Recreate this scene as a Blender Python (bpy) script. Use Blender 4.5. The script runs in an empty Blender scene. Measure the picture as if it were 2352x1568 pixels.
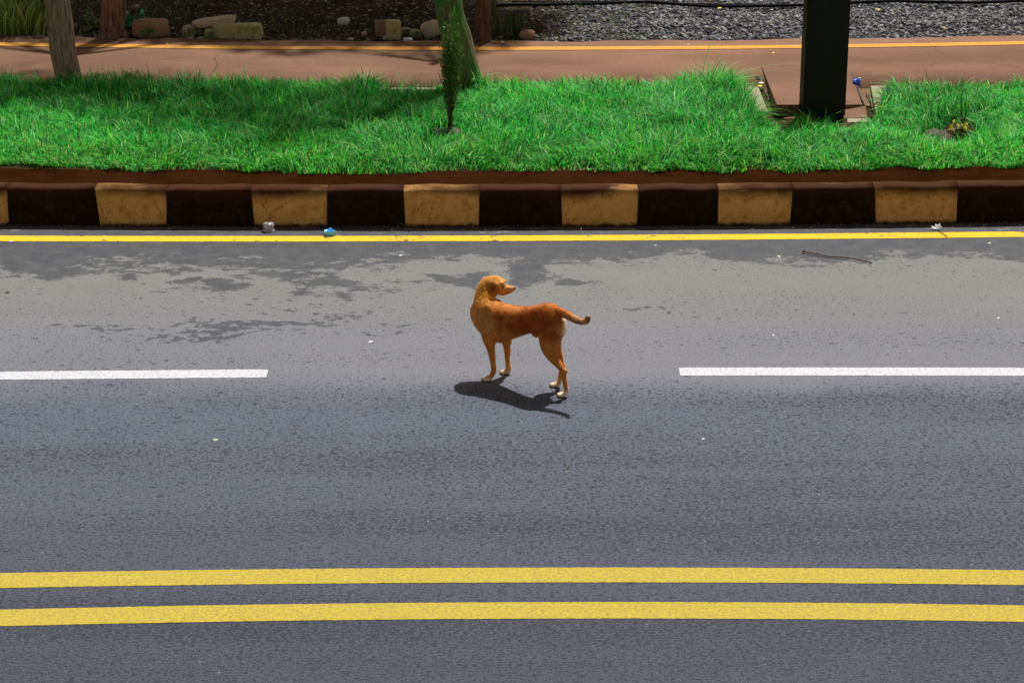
import bpy, bmesh, math, random
import numpy as np
from mathutils import Vector, Matrix, noise as mnoise

# ------------------------------------------------------------------ camera, light, exposure
S = bpy.context.scene
C = S.collection
TH = math.radians(20.0); FPX = 5451.0; CU, CV = 1176.0, 784.0; CAMH = 4.919
cam_d = bpy.data.cameras.new('camera'); cam = bpy.data.objects.new('camera', cam_d); C.objects.link(cam)
cam.location = (0, 0, CAMH); cam.rotation_euler = (math.radians(90) - TH, 0, 0)
cam_d.sensor_width = 36; cam_d.lens = 36 * FPX / 2352; cam_d.clip_end = 2000; cam_d.clip_start = 0.1
S.camera = cam

LDIR = Vector((0.118, 0.29, 0.50)).normalized()          # towards the light
elev = math.asin(LDIR.z); azi = math.atan2(LDIR.x, LDIR.y)
W = bpy.data.worlds.new('World'); S.world = W; W.use_nodes = True
wn = W.node_tree; bg = wn.nodes['Background']
sky = wn.nodes.new('ShaderNodeTexSky'); sky.sky_type = 'NISHITA'; sky.sun_disc = False
sky.sun_elevation = elev; sky.sun_rotation = azi
tint = wn.nodes.new('ShaderNodeMix'); tint.data_type = 'RGBA'; tint.blend_type = 'MULTIPLY'
tint.inputs[0].default_value = 1.0; tint.inputs[7].default_value = (1.0, 0.66, 0.40, 1)
wn.links.new(sky.outputs[0], tint.inputs[6]); wn.links.new(tint.outputs[2], bg.inputs[0])
bg.inputs[1].default_value = 0.083
sun_d = bpy.data.lights.new('sun', 'SUN'); sun_d.energy = 3.45; sun_d.angle = math.radians(1.9)
sun_d.color = (1.0, 0.985, 0.975)
sun = bpy.data.objects.new('sun', sun_d); C.objects.link(sun); sun.location = (3, 20, 12)
sun.rotation_euler = LDIR.to_track_quat('Z', 'Y').to_euler()
S.view_settings.view_transform = 'Standard'; S.view_settings.look = 'None'
S.view_settings.gamma = 1; S.view_settings.use_curve_mapping = False
S.view_settings.exposure = 0.95
S.cycles.use_denoising = True
S.cycles.max_bounces = 5

random.seed(7); rng = np.random.default_rng(7)

# ------------------------------------------------------------------ measuring helpers (photo measurements -> metres)
ct, st = math.cos(TH), math.sin(TH)
CAMP = Vector((0, 0, CAMH))
def ray(u, v):
    return Vector((u - CU, FPX * ct + (CV - v) * st, -FPX * st + (CV - v) * ct))
def at(u, v, z=0.0):
    d = ray(u, v); t = (z - CAMH) / d.z
    return CAMP + d * t
def on_plane(u, v, p, n):
    d = ray(u, v); t = (p - CAMP).dot(n) / d.dot(n)
    return CAMP + d * t
def upright(u, v, Y):                                     # point at depth Y
    d = ray(u, v); return CAMP + d * (Y / d.y)
def curve_y(pts, z, deg=2):
    P = [at(u, v, z) for u, v in pts]
    c = np.polyfit([p.x for p in P], [p.y for p in P], deg)
    def f(X):
        X = np.asarray(X, float); Xc = np.clip(X, -5.5, 5.5)
        sl = np.polyval(np.polyder(c), Xc)
        return np.polyval(c, Xc) + (X - Xc) * sl
    return f

# ------------------------------------------------------------------ object helpers
def tag(o, label=None, cat=None, group=None, kind=None):
    if label: o['label'] = label
    if cat: o['category'] = cat
    if group: o['group'] = group
    if kind: o['kind'] = kind
    return o
def mesh_obj(name, V, F, mat=None, parent=None, smooth=False, col=None, link=True):
    me = bpy.data.meshes.new(name)
    if isinstance(V, np.ndarray) and isinstance(F, np.ndarray):
        nv, nf, k = len(V), len(F), F.shape[1]
        me.vertices.add(nv); me.vertices.foreach_set('co', V.astype(np.float32).ravel())
        me.loops.add(nf * k); me.loops.foreach_set('vertex_index', F.astype(np.int32).ravel())
        me.polygons.add(nf)
        me.polygons.foreach_set('loop_start', np.arange(nf, dtype=np.int32) * k)
        me.polygons.foreach_set('loop_total', np.full(nf, k, dtype=np.int32))
        me.update(calc_edges=True)
    else:
        me.from_pydata([tuple(v) for v in V], [], [tuple(int(i) for i in f) for f in F]); me.update()
    if smooth:
        me.polygons.foreach_set('use_smooth', np.ones(len(me.polygons), dtype=bool))
    if col is not None:
        for nm, arr in col.items():
            arr = np.asarray(arr, np.float32)
            if arr.ndim == 1:
                a = me.attributes.new(nm, 'FLOAT', 'POINT'); a.data.foreach_set('value', arr)
            else:
                if arr.shape[1] == 3: arr = np.concatenate([arr, np.ones((len(arr), 1), np.float32)], 1)
                a = me.attributes.new(nm, 'FLOAT_COLOR', 'POINT'); a.data.foreach_set('color', arr.ravel())
    if mat: me.materials.append(mat)
    o = bpy.data.objects.new(name, me)
    if link: C.objects.link(o)
    if parent: o.parent = parent
    return o
def thing(name, label, cat, loc=(0, 0, 0), group=None):
    o = bpy.data.objects.new(name, None); C.objects.link(o); o.location = loc
    o.empty_display_size = 0.1
    tag(o, label, cat, group); return o
def keep(o, parent):                                      # parent without moving (vertices already in world space)
    o.parent = parent; o.matrix_parent_inverse = Matrix.Translation(-Vector(parent.location)); return o
def bm_obj(name, bm, mat=None, parent=None, smooth=False):
    me = bpy.data.meshes.new(name); bm.normal_update(); bm.to_mesh(me); bm.free()
    if smooth: me.polygons.foreach_set('use_smooth', np.ones(len(me.polygons), dtype=bool))
    if mat: me.materials.append(mat)
    o = bpy.data.objects.new(name, me); C.objects.link(o)
    if parent: o.parent = parent
    return o
def tube_data(pts, rad, n=12, rng_=None, rough=0.0, cap=True):
    pts = [Vector(p) for p in pts]; V = []; F = []
    t0 = (pts[1] - pts[0]).normalized()
    a = t0.orthogonal().normalized()
    for i, p in enumerate(pts):
        t = (pts[min(i + 1, len(pts) - 1)] - pts[max(i - 1, 0)]).normalized()
        a = (a - t * a.dot(t)).normalized(); b = t.cross(a)
        r = rad[i]
        ra, rb = (r if isinstance(r, tuple) else (r, r))
        for k in range(n):
            an = 2 * math.pi * k / n
            q = p + a * math.cos(an) * ra + b * math.sin(an) * rb
            if rough: q += (a * math.cos(an) + b * math.sin(an)) * rough * mnoise.noise(q * 7)
            V.append(q)
    for i in range(len(pts) - 1):
        for k in range(n):
            k2 = (k + 1) % n
            F.append((i * n + k, i * n + k2, (i + 1) * n + k2, (i + 1) * n + k))
    if cap:
        V.append(pts[0]); V.append(pts[-1]); m = len(V)
        for k in range(n):
            k2 = (k + 1) % n
            F.append((m - 2, k2, k)); F.append((m - 1, (len(pts) - 1) * n + k, (len(pts) - 1) * n + k2))
    return V, F
def smooth_path(pts, rad, sub=4):
    P = [Vector(p) for p in pts]; out = []; ro = []
    for i in range(len(P) - 1):
        p0 = P[max(i - 1, 0)]; p1 = P[i]; p2 = P[i + 1]; p3 = P[min(i + 2, len(P) - 1)]
        for k in range(sub):
            t = k / sub
            q = 0.5 * ((2 * p1) + (p2 - p0) * t + (2 * p0 - 5 * p1 + 4 * p2 - p3) * t * t + (3 * p1 - p0 - 3 * p2 + p3) * t ** 3)
            out.append(q); ro.append(rad[i] * (1 - t) + rad[i + 1] * t)
    out.append(P[-1]); ro.append(rad[-1]); return out, ro
# 2D value noise in numpy
_tab = rng.random((256, 256))
def vnoise(x, y):
    xi = np.floor(x).astype(int); yi = np.floor(y).astype(int); fx = x - xi; fy = y - yi
    fx = fx * fx * (3 - 2 * fx); fy = fy * fy * (3 - 2 * fy)
    g = lambda a, b: _tab[a % 256, b % 256]
    return (g(xi, yi) * (1 - fx) + g(xi + 1, yi) * fx) * (1 - fy) + (g(xi, yi + 1) * (1 - fx) + g(xi + 1, yi + 1) * fx) * fy
def fbm(x, y, o=4):
    s = 0; a = 0.5; n = 0
    for i in range(o):
        s = s + a * vnoise(x * 2 ** i + 17 * i, y * 2 ** i + 31 * i); n += a; a *= 0.5
    return s / n

# ------------------------------------------------------------------ materials
class N:
    def __init__(self, name, rough=0.8, spec=0.3):
        self.m = bpy.data.materials.new(name); self.m.use_nodes = True
        self.t = self.m.node_tree; self.b = self.t.nodes['Principled BSDF']
        self.b.inputs['Roughness'].default_value = rough
        self.b.inputs['Specular IOR Level'].default_value = spec
        self.tc = self.t.nodes.new('ShaderNodeTexCoord')
    def n(self, t, **k):
        x = self.t.nodes.new(t)
        for a, b in k.items(): setattr(x, a, b)
        return x
    def l(self, a, b): self.t.links.new(a, b)
    def noise(self, scale, detail=3, rough=0.55, vec=None, stretch=None, dist=0.0):
        x = self.n('ShaderNodeTexNoise'); x.inputs['Scale'].default_value = scale
        x.inputs['Detail'].default_value = detail; x.inputs['Roughness'].default_value = rough
        x.inputs['Distortion'].default_value = dist
        v = vec or self.tc.outputs['Object']
        if stretch:
            mp = self.n('ShaderNodeMapping'); mp.inputs['Scale'].default_value = stretch; self.l(v, mp.inputs[0]); v = mp.outputs[0]
        self.l(v, x.inputs['Vector']); return x.outputs['Fac']
    def ramp(self, fac, a, b, ca=0.0, cb=1.0, smooth=True):
        x = self.n('ShaderNodeMapRange'); x.interpolation_type = 'SMOOTHSTEP' if smooth else 'LINEAR'
        for i, v in enumerate((a, b, ca, cb)): x.inputs[i + 1].default_value = v
        self.l(fac, x.inputs[0]); return x.outputs[0]
    def mix(self, fac, a, b, mode='MIX'):
        x = self.n('ShaderNodeMix', data_type='RGBA', blend_type=mode)
        if isinstance(fac, (int, float)): x.inputs[0].default_value = fac
        else: self.l(fac, x.inputs[0])
        for s, v in ((6, a), (7, b)):
            if isinstance(v, tuple): x.inputs[s].default_value = (*v, 1)
            else: self.l(v, x.inputs[s])
        return x.outputs[2]
    def math(self, op, a, b=None):
        x = self.n('ShaderNodeMath', operation=op)
        for i, v in enumerate((a, b)):
            if v is None: continue
            if isinstance(v, (int, float)): x.inputs[i].default_value = v
            else: self.l(v, x.inputs[i])
        return x.outputs[0]
    def attr(self, nm, out='Fac'):
        x = self.n('ShaderNodeAttribute'); x.attribute_name = nm; return x.outputs[out]
    def col(self, c):
        if isinstance(c, tuple): self.b.inputs['Base Color'].default_value = (*c, 1)
        else: self.l(c, self.b.inputs['Base Color'])
    def bump(self, h, strength=0.5, dist=0.01):
        x = self.n('ShaderNodeBump'); x.inputs['Strength'].default_value = strength; x.inputs['Distance'].default_value = dist
        self.l(h, x.inputs['Height']); self.l(x.outputs[0], self.b.inputs['Normal'])
    def rough(self, f): self.l(f, self.b.inputs['Roughness'])

# --- asphalt
def asphalt():
    k = N('asphalt', 0.85, 0.12)
    grain = k.noise(130, 3, 0.75); fine = k.noise(240, 2, 0.7); big = k.noise(0.55, 4, 0.6); mid = k.noise(3.0, 4, 0.6)
    pos = k.n('ShaderNodeSeparateXYZ'); k.l(k.tc.outputs['Object'], pos.inputs[0])
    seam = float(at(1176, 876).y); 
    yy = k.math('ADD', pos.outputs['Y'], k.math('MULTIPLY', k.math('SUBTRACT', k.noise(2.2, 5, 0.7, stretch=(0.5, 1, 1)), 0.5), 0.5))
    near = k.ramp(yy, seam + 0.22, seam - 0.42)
    near2 = k.ramp(yy, seam - 0.3, seam - 3.8)  # lamp falloff towards the camera, painted into the near lane's colour
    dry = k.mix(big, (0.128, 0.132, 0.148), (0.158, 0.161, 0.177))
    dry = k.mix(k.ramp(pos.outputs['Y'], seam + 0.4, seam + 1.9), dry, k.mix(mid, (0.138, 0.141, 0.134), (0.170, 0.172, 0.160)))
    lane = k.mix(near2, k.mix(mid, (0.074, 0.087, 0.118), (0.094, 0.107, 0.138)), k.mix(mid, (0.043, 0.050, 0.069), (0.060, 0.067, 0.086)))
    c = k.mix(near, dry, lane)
    # small pits and dark aggregate
    fl = k.noise(82, 4, 0.62, stretch=(0.55, 1, 1))
    dens = k.math('ADD', k.ramp(k.noise(1.6, 4, stretch=(0.12, 1, 1)), 0.35, 0.70, -0.02, 0.055), k.math('MULTIPLY', near, 0.10))
    pit = k.ramp(k.math('ADD', fl, dens), 0.60, 0.70)
    c = k.mix(k.math('MULTIPLY', pit, 0.85), c, (0.020, 0.022, 0.030))
    pit2 = k.ramp(k.math('ADD', k.noise(34, 4, 0.6, stretch=(0.45, 1, 1)), k.math('MULTIPLY', dens, 0.55)), 0.635, 0.685)
    c = k.mix(k.math('MULTIPLY', pit2, 0.9), c, (0.030, 0.033, 0.042))
    c = k.mix(k.ramp(grain, 0.3, 0.72), k.mix(1.0, c, (0.50, 0.50, 0.50), 'MULTIPLY'), k.mix(1.0, c, (1.35, 1.35, 1.35), 'MULTIPLY'))
    c = k.mix(k.ramp(fine, 0.62, 0.8, 0, 0.35), c, (0.33, 0.33, 0.34))
    c = k.mix(k.ramp(k.noise(30, 1, 0.3), 0.79, 0.81, 0, 0.4), c, (0.34, 0.36, 0.34))
    # damp stains
    w = k.attr('wet'); w2 = k.attr('speck')
    nz = k.math('SUBTRACT', k.noise(6.5, 10, 0.78, stretch=(0.7, 1, 1)), 0.5)
    wm = k.ramp(k.math('ADD', w, k.math('MULTIPLY', nz, 2.6)), 0.44, 0.57)
    nz2 = k.math('SUBTRACT', k.noise(17, 5, 0.62, stretch=(0.7, 1, 1)), 0.5)
    wm2 = k.ramp(k.math('ADD', w2, k.math('MULTIPLY', nz2, 2.2)), 0.50, 0.57)
    wet = k.math('MAXIMUM', wm, wm2)
    wc = k.mix(k.ramp(grain, 0.3, 0.7), (0.022, 0.025, 0.031), (0.056, 0.059, 0.066))
    c = k.mix(k.math('MULTIPLY', wet, k.ramp(k.noise(8, 5, 0.7), 0.3, 0.7, 0.72, 0.97)), c, wc)
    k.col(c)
    k.rough(k.math('SUBTRACT', 0.78, k.math('MULTIPLY', wet, 0.10)))
    k.bump(k.math('ADD', grain, k.math('MULTIPLY', pit, -0.8)), 0.28, 0.005)
    return k.m
def paint(name, c1, c2, wear, dirt=(0.06, 0.06, 0.065), lo=0.2):
    k = N(name, 0.8, 0.06)
    n1 = k.noise(3.5, 6, 0.7); n2 = k.noise(60, 4, 0.75)
    c = k.mix(k.noise(6, 5), c1, c2)
    c = k.mix(k.ramp(n2, 0.38, 0.68, 0, 0.46), c, dirt)
    m = k.math('ADD', k.math('MULTIPLY', n1, 0.55), k.math('MULTIPLY', k.noise(24, 5, 0.7, stretch=(0.5, 1, 1)), 0.55))
    c = k.mix(k.ramp(m, wear, wear + 0.035, 0, 0.9), c, dirt)
    k.col(c); k.bump(n2, 0.35, 0.004); return k.m
def kerbmat(name, ca, cb, speck):
    k = N(name, 0.85, 0.06)
    pos = k.n('ShaderNodeSeparateXYZ'); k.l(k.tc.outputs['Object'], pos.inputs[0])
    c = k.mix(k.noise(4, 6, 0.65), ca, cb)
    c = k.mix(k.ramp(k.noise(14, 6, 0.7), 0.45, 0.68, 0, 0.8), c, speck)
    c = k.mix(k.ramp(k.noise(11, 7, 0.8, stretch=(1.4, 1, 0.6)), 0.60, 0.66, 0, 0.75), c, tuple(x * 0.35 for x in ca))
    c = k.mix(k.ramp(k.noise(55, 4, 0.7), 0.60, 0.68, 0, 0.8), c, tuple(x * 0.3 for x in ca))
    # earth washed over the top edge
    h = k.math('ADD', pos.outputs['Z'], k.math('MULTIPLY', k.math('SUBTRACT', k.noise(1.1, 5, 0.6), 0.5), 0.22))
    mud = k.ramp(h, 0.165, 0.27)
    c = k.mix(mud, c, k.mix(k.noise(40, 4, 0.7), (0.026, 0.008, 0.002), (0.048, 0.015, 0.004)))
    # grime at the foot
    h2 = k.math('ADD', pos.outputs['Z'], k.math('MULTIPLY', k.math('SUBTRACT', k.noise(20, 5, 0.7), 0.5), 0.06))
    c = k.mix(k.ramp(h2, 0.035, 0.0), c, (0.014, 0.009, 0.006))
    # pale scrapes, plus glancing-light highlights painted along the upper edge
    sc = k.ramp(k.noise(9, 6, 0.75, stretch=(0.4, 1, 5)), 0.63, 0.67)
    sc = k.math('MULTIPLY', sc, k.math('MULTIPLY', k.ramp(h, 0.17, 0.22), k.ramp(h, 0.275, 0.24)))
    c = k.mix(k.math('MULTIPLY', sc, 0.75), c, (0.40, 0.24, 0.16) if ca[0] > 0.2 else (0.10, 0.05, 0.03))
    k.col(c); k.bump(k.noise(45, 5, 0.7), 0.5, 0.006); return k.m
def soil(name, a, b, scale=30):
    k = N(name, 1.0, 0.0)
    n1 = k.noise(scale, 6, 0.75); n2 = k.noise(2.2, 4)
    c = k.mix(n1, a, b); c = k.mix(k.ramp(n2, 0.35, 0.7, 0, 0.55), c, tuple(x * 0.55 for x in a))
    if name == 'dark_bank_soil':
        ps = k.n('ShaderNodeSeparateXYZ'); k.l(k.tc.outputs['Object'], ps.inputs[0])
        c = k.mix(k.ramp(k.math('ADD', ps.outputs['X'], k.math('MULTIPLY', k.noise(1.6, 5), 1.5)), 0.9, 2.0), c, k.mix(n1, (0.022, 0.023, 0.028), (0.06, 0.06, 0.065)))
    k.col(c); k.bump(n1, 1.0, 0.02); return k.m
def rockmat(name, a, b, moss=0.0, mossc=(0.045, 0.075, 0.012)):
    k = N(name, 0.9, 0.2)
    n1 = k.noise(14, 6, 0.7); n2 = k.noise(70, 4, 0.7)
    c = k.mix(n1, a, b); c = k.mix(k.ramp(n2, 0.5, 0.7, 0, 0.5), c, tuple(x * 0.5 for x in a))
    if moss: c = k.mix(k.ramp(k.noise(9, 6, 0.7), 0.62 - moss, 0.74 - moss), c, mossc)
    k.col(c); k.bump(k.math('ADD', n1, n2), 0.8, 0.012); return k.m
def bark(name, a, b, mossc=None, moss=0.0, side=None):
    k = N(name, 0.95, 0.15)
    n1 = k.noise(30, 6, 0.72, stretch=(1.6, 1.6, 0.22)); n2 = k.noise(6, 5, 0.7, stretch=(1, 1, 0.5))
    c = k.mix(k.ramp(n1, 0.3, 0.7), a, b)
    if mossc:
        f = k.ramp(k.math('ADD', n2, moss - 0.5), 0.42, 0.6)
        c = k.mix(f, c, k.mix(n1, mossc, tuple(x * 1.9 for x in mossc)))
    k.col(c); k.bump(n1, 1.0, 0.02); return k.m
def simple(name, c, rough=0.6, spec=0.4, var=0.25, scale=40, bump=0.2):
    k = N(name, rough, spec)
    k.col(k.mix(k.noise(scale, 4), tuple(x * (1 - var) for x in c), tuple(min(1, x * (1 + var)) for x in c)))
    if bump: k.bump(k.noise(scale * 1.5, 4), bump, 0.003)
    return k.m
def leafmat(name, trans=0.35, rough=0.5):
    k = N(name, rough, 0.15); c = k.attr('Col', 'Color'); k.col(c)
    tr = k.n('ShaderNodeBsdfTranslucent'); k.l(c, tr.inputs[0])
    mx = k.n('ShaderNodeMixShader'); mx.inputs[0].default_value = trans
    out = k.t.nodes['Material Output']; k.l(k.b.outputs[0], mx.inputs[1]); k.l(tr.outputs[0], mx.inputs[2]); k.l(mx.outputs[0], out.inputs[0])
    return k.m
def attrmat(name, rough=0.85, spec=0.2, bump=0.0):
    k = N(name, rough, spec); c = k.attr('Col', 'Color')
    n = k.noise(60, 4, 0.7); k.col(k.mix(k.ramp(n, 0.3, 0.7, 0, 0.4), c, k.mix(1.0, c, (0.55, 0.55, 0.55), 'MULTIPLY')))
    if bump: k.bump(n, bump, 0.005)
    return k.m
def pathmat():
    k = N('red_path_surface', 0.95, 0.08)
    g = k.noise(110, 4, 0.75); b = k.ramp(k.noise(1.3, 6, 0.66, stretch=(0.45, 1, 1)), 0.3, 0.7)
    c = k.mix(b, (0.135, 0.074, 0.045), (0.225, 0.124, 0.076))
    c = k.mix(k.ramp(g, 0.35, 0.75, 0, 0.5), c, (0.07, 0.034, 0.022))
    c = k.mix(k.ramp(k.noise(7, 6, 0.75, stretch=(0.3, 1, 1)), 0.62, 0.75, 0, 0.4), c, (0.10, 0.055, 0.04))
    cr = k.n('ShaderNodeTexVoronoi', feature='DISTANCE_TO_EDGE'); cr.inputs['Scale'].default_value = 0.9
    d = k.n('ShaderNodeMix', data_type='VECTOR'); d.inputs[0].default_value = 0.16
    nn = k.n('ShaderNodeTexNoise'); nn.inputs['Scale'].default_value = 3.0; nn.inputs['Detail'].default_value = 6
    k.l(k.tc.outputs['Object'], nn.inputs['Vector'])
    k.l(k.tc.outputs['Object'], d.inputs[4]); k.l(nn.outputs['Color'], d.inputs[5]); k.l(d.outputs[1], cr.inputs['Vector'])
    crk = k.math('MULTIPLY', k.ramp(cr.outputs['Distance'], 0.010, 0.003), k.ramp(k.noise(0.9, 2), 0.5, 0.6, 0, 0.45))
    c = k.mix(crk, c, (0.05, 0.025, 0.018))
    k.col(c); k.bump(g, 0.4, 0.004); return k.m

M = {}
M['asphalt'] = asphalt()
M['yellow'] = paint('yellow_edge_paint', (0.62, 0.40, 0.010), (0.74, 0.49, 0.018), 0.62)
M['yellow_near'] = paint('yellow_centre_paint', (0.37, 0.285, 0.030), (0.43, 0.335, 0.045), 0.80)
M['white'] = paint('white_road_paint', (0.46, 0.46, 0.48), (0.53, 0.53, 0.55), 0.80)
M['path_yellow'] = paint('path_yellow_paint', (0.50, 0.24, 0.035), (0.58, 0.29, 0.045), 0.70, dirt=(0.26, 0.12, 0.06))
M['kerb_light'] = kerbmat('ochre_kerb_paint', (0.47, 0.245, 0.072), (0.62, 0.355, 0.125), (0.36, 0.15, 0.035))
M['kerb_dark'] = kerbmat('black_kerb_paint', (0.009, 0.005, 0.0025), (0.018, 0.010, 0.0045), (0.03, 0.018, 0.010))
M['soil'] = soil('red_brown_soil', (0.020, 0.0065, 0.002), (0.045, 0.015, 0.005))
M['bank'] = soil('dark_bank_soil', (0.026, 0.021, 0.014), (0.065, 0.052, 0.036), 22)
M['bedsoil'] = soil('turf_soil', (0.035, 0.030, 0.012), (0.07, 0.05, 0.025))
M['mound'] = soil('grey_loose_soil', (0.07, 0.055, 0.045), (0.17, 0.14, 0.12))
M['path'] = pathmat()
M['grass'] = leafmat('grass_blade', 0.45)
M['leaf'] = leafmat('leaf', 0.3)
M['stones'] = attrmat('gravel_stone', 0.85, 0.25)
M['concrete'] = rockmat('pale_concrete', (0.24, 0.20, 0.13), (0.36, 0.31, 0.21))
M['slab'] = pathmat()
M['slabside'] = soil('slab_side', (0.10, 0.05, 0.03), (0.16, 0.08, 0.05))
M['black'] = simple('black_paint', (0.010, 0.010, 0.009), 0.6, 0.15, 0.3, 25)

# ------------------------------------------------------------------ lines of the place
KZ = 0.26; PZ = 0.285; BZ = 0.25
Yk = curve_y([(0, 517), (600, 521), (1176, 521), (1700, 518), (2352, 511)], 0.0)
Ybed = lambda X: Yk(X) + 0.20
Ypf = curve_y([(0, 192), (500, 196), (900, 199), (1300, 203), (1800, 203), (2352, 203)], PZ)
Ypb = curve_y([(0, 82), (500, 90), (1176, 94), (1700, 93), (2352, 82)], PZ)
Ypl = curve_y([(0, 103), (300, 106), (800, 111), (1250, 112), (1700, 111), (2352, 99)], PZ)
Xs = np.concatenate([np.linspace(-40, -6.2, 12), np.linspace(-6, 6, 121), np.linspace(6.2, 40, 12)])

def strip(name, f0, f1, z, mat, X=Xs, rows=2, thick=None, jitter=0.0, label=None, kind='structure'):
    Y0, Y1 = f0(X), f1(X)
    zz = z if callable(z) else (lambda x, y: np.full_like(x, z))
    V = []
    for r in range(rows):
        t = r / (rows - 1); y = Y0 * (1 - t) + Y1 * t
        if jitter and r in (0, rows - 1): y = y + (fbm(X * 30, X * 0 + r * 9) - 0.5) * jitter
        V.append(np.stack([X, y, zz(X, y)], 1))
    V = np.concatenate(V); n = len(X); i = np.arange(n - 1)
    F = np.concatenate([np.stack([r * n + i, r * n + i + 1, (r + 1) * n + i + 1, (r + 1) * n + i], 1) for r in range(rows - 1)])
    if thick:
        V2 = V.copy(); V2[:, 2] -= thick; m = len(V); V = np.concatenate([V, V2])
        a = np.stack([i, m + i, m + i + 1, i + 1], 1); o = (rows - 1) * n
        b = np.stack([o + i, o + i + 1, m + o + i + 1, m + o + i], 1)
        F = np.concatenate([F, a, b, np.array([[0, n * (rows - 1), m + n * (rows - 1), m], [n - 1, m + n - 1, m + n * rows - 1, n * rows - 1]])])
    o = mesh_obj(name, V, F, mat, col=None); tag(o, label, None, None, kind); return o

# far ground under everything
o = mesh_obj('ground', [(-400, -200, -0.03), (400, -200, -0.03), (400, 600, -0.03), (-400, 600, -0.03)], [(0, 1, 2, 3)], M['bank'])
tag(o, kind='structure')

# road sheet with damp stains measured on the asphalt
blobs = [  # u, v, ru, rv, strength (photo measurements)
 (60, 590, 170, 46, 1), (560, 585, 420, 30, .9), (480, 655, 110, 20, .75), (400, 640, 80, 14, .6), (640, 632, 150, 22, .8), (780, 655, 120, 26, .8),
 (900, 665, 90, 14, .6), (1050, 650, 72, 17, .95), (1190, 635, 80, 16, .8), (1325, 655, 62, 13, .95), (262, 637, 36, 9, .9), (240, 668, 45, 6, .6),
 (720, 600, 260, 26, .7), (2240, 582, 90, 14, .9), (1250, 670, 40, 6, .5)]
specks = [(490, 762, 130, 16, .72), (610, 742, 170, 12, .7), (250, 743, 110, 7, .62), (110, 742, 60, 4, .5), (760, 722, 90, 14, .6), (690, 700, 200, 24, .38),
 (900, 752, 110, 8, .5), (1500, 717, 60, 6, .5), (1700, 690, 500, 40, .08), (860, 772, 130, 10, .4), (1480, 640, 160, 20, .25), (330, 700, 260, 40, .15),
 (1760, 640, 200, 20, .2), (1300, 800, 900, 60, .02), (500, 690, 260, 16, .3)]
gx = np.concatenate([np.linspace(-60, -5.5, 20), np.arange(-5.3, 5.3, 0.045), np.linspace(5.5, 60, 20)])
gy = np.concatenate([np.linspace(-30, 8, 14), np.arange(8.3, 13.2, 0.3), np.arange(13.25, 17.7, 0.03)])
GX, GY = np.meshgrid(gx, gy)
D = GY * ct + CAMH * st; s_ = FPX / D
PU = CU + GX * s_; PV = CV + (CAMH * ct - GY * st) * s_
def field(bl):
    f = np.zeros_like(PU); wu = (fbm(GX * 1.6, GY * 1.6, 4) - .5) * 170; wv = (fbm(GX * 2.2 + 40, GY * 2.2, 5) - .5) * 75
    for u, v, a, b, k in bl:
        r = np.sqrt(((PU + wu - u) / a) ** 2 + ((PV + wv - v) / b) ** 2)
        f = np.maximum(f, k * np.clip(1.15 - r * 0.6, 0, 1))
    return f
edge = 598 + 8 * np.sin(PU / 90) + 5 * np.sin(PU / 37) - np.clip((PU - 1900) / 60, 0, 6)
band = np.clip((edge - PV) / 26, -1.0, 1.0) * 0.5 + 0.5
band = np.where(PV < 552, 0.75, band * 0.93)
wetf = np.maximum(field(blobs) * 0.92, band)
wetf[(GX < -5.4) | (GX > 5.4)] = 0
ny, nx = GX.shape
V = np.stack([GX.ravel(), GY.ravel(), np.zeros(GX.size)], 1)
ii, jj = np.meshgrid(np.arange(nx - 1), np.arange(ny - 1)); a = (jj * nx + ii).ravel()
F = np.stack([a, a + 1, a + nx + 1, a + nx], 1)
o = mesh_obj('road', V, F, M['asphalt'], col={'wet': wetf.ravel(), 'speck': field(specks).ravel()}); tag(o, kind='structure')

def line_curve(pts): return curve_y(pts, 0.004)
def marking(name, f, w, mat, x0=-40, x1=40, label=None):
    X = np.concatenate([np.linspace(x0, max(x0, -6.5), 8), np.arange(max(x0, -6.5), min(x1, 6.5), 0.02), np.linspace(min(x1, 6.5), x1, 8)])
    X = np.unique(np.round(X, 4))
    Y = f(X); j0 = (fbm(X * 60, X * 0 + 3) - 0.5) * 0.007; j1 = (fbm(X * 60, X * 0 + 77) - 0.5) * 0.007
    V = []; 
    e = np.minimum(1, np.minimum(X - X[0], X[-1] - X) / 0.02 * 0.10 + 0.90) if abs(x0) < 30 or abs(x1) < 30 else 1
    V = np.concatenate([np.stack([X, Y - w / 2 * e + j0, np.full_like(X, .002)], 1), np.stack([X, Y + w / 2 * e + j1, np.full_like(X, .002)], 1)])
    n = len(X); i = np.arange(n - 1); F = np.stack([i, i + 1, n + i + 1, n + i], 1)
    o = mesh_obj(name, V, F, mat); tag(o, label, None, None, 'structure'); return o
marking('edge_line', line_curve([(0, 546.6), (790, 548), (1176, 546), (1561, 544), (2352, 537)]), 0.126, M['yellow'], label='bright yellow edge line along the kerb')
f = line_curve([(0, 861), (613, 858), (1558, 851), (2352, 853)])
marking('lane_dash', f, 0.134, M['white'], -8.0, float(at(614, 858).x), label='white lane dash at the left')
marking('lane_dash', f, 0.134, M['white'], float(at(1560, 851).x), 9.0, label='white lane dash at the right')
marking('centre_line', line_curve([(0, 1331), (600, 1323), (1176, 1319), (1700, 1318), (2352, 1325)]), 0.163, M['yellow_near'], label='far line of the double yellow centre line')
marking('centre_line', line_curve([(0, 1417), (600, 1405), (1176, 1400), (1700, 1400), (2352, 1407)]), 0.17, M['yellow_near'], label='near line of the double yellow centre line')

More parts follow.
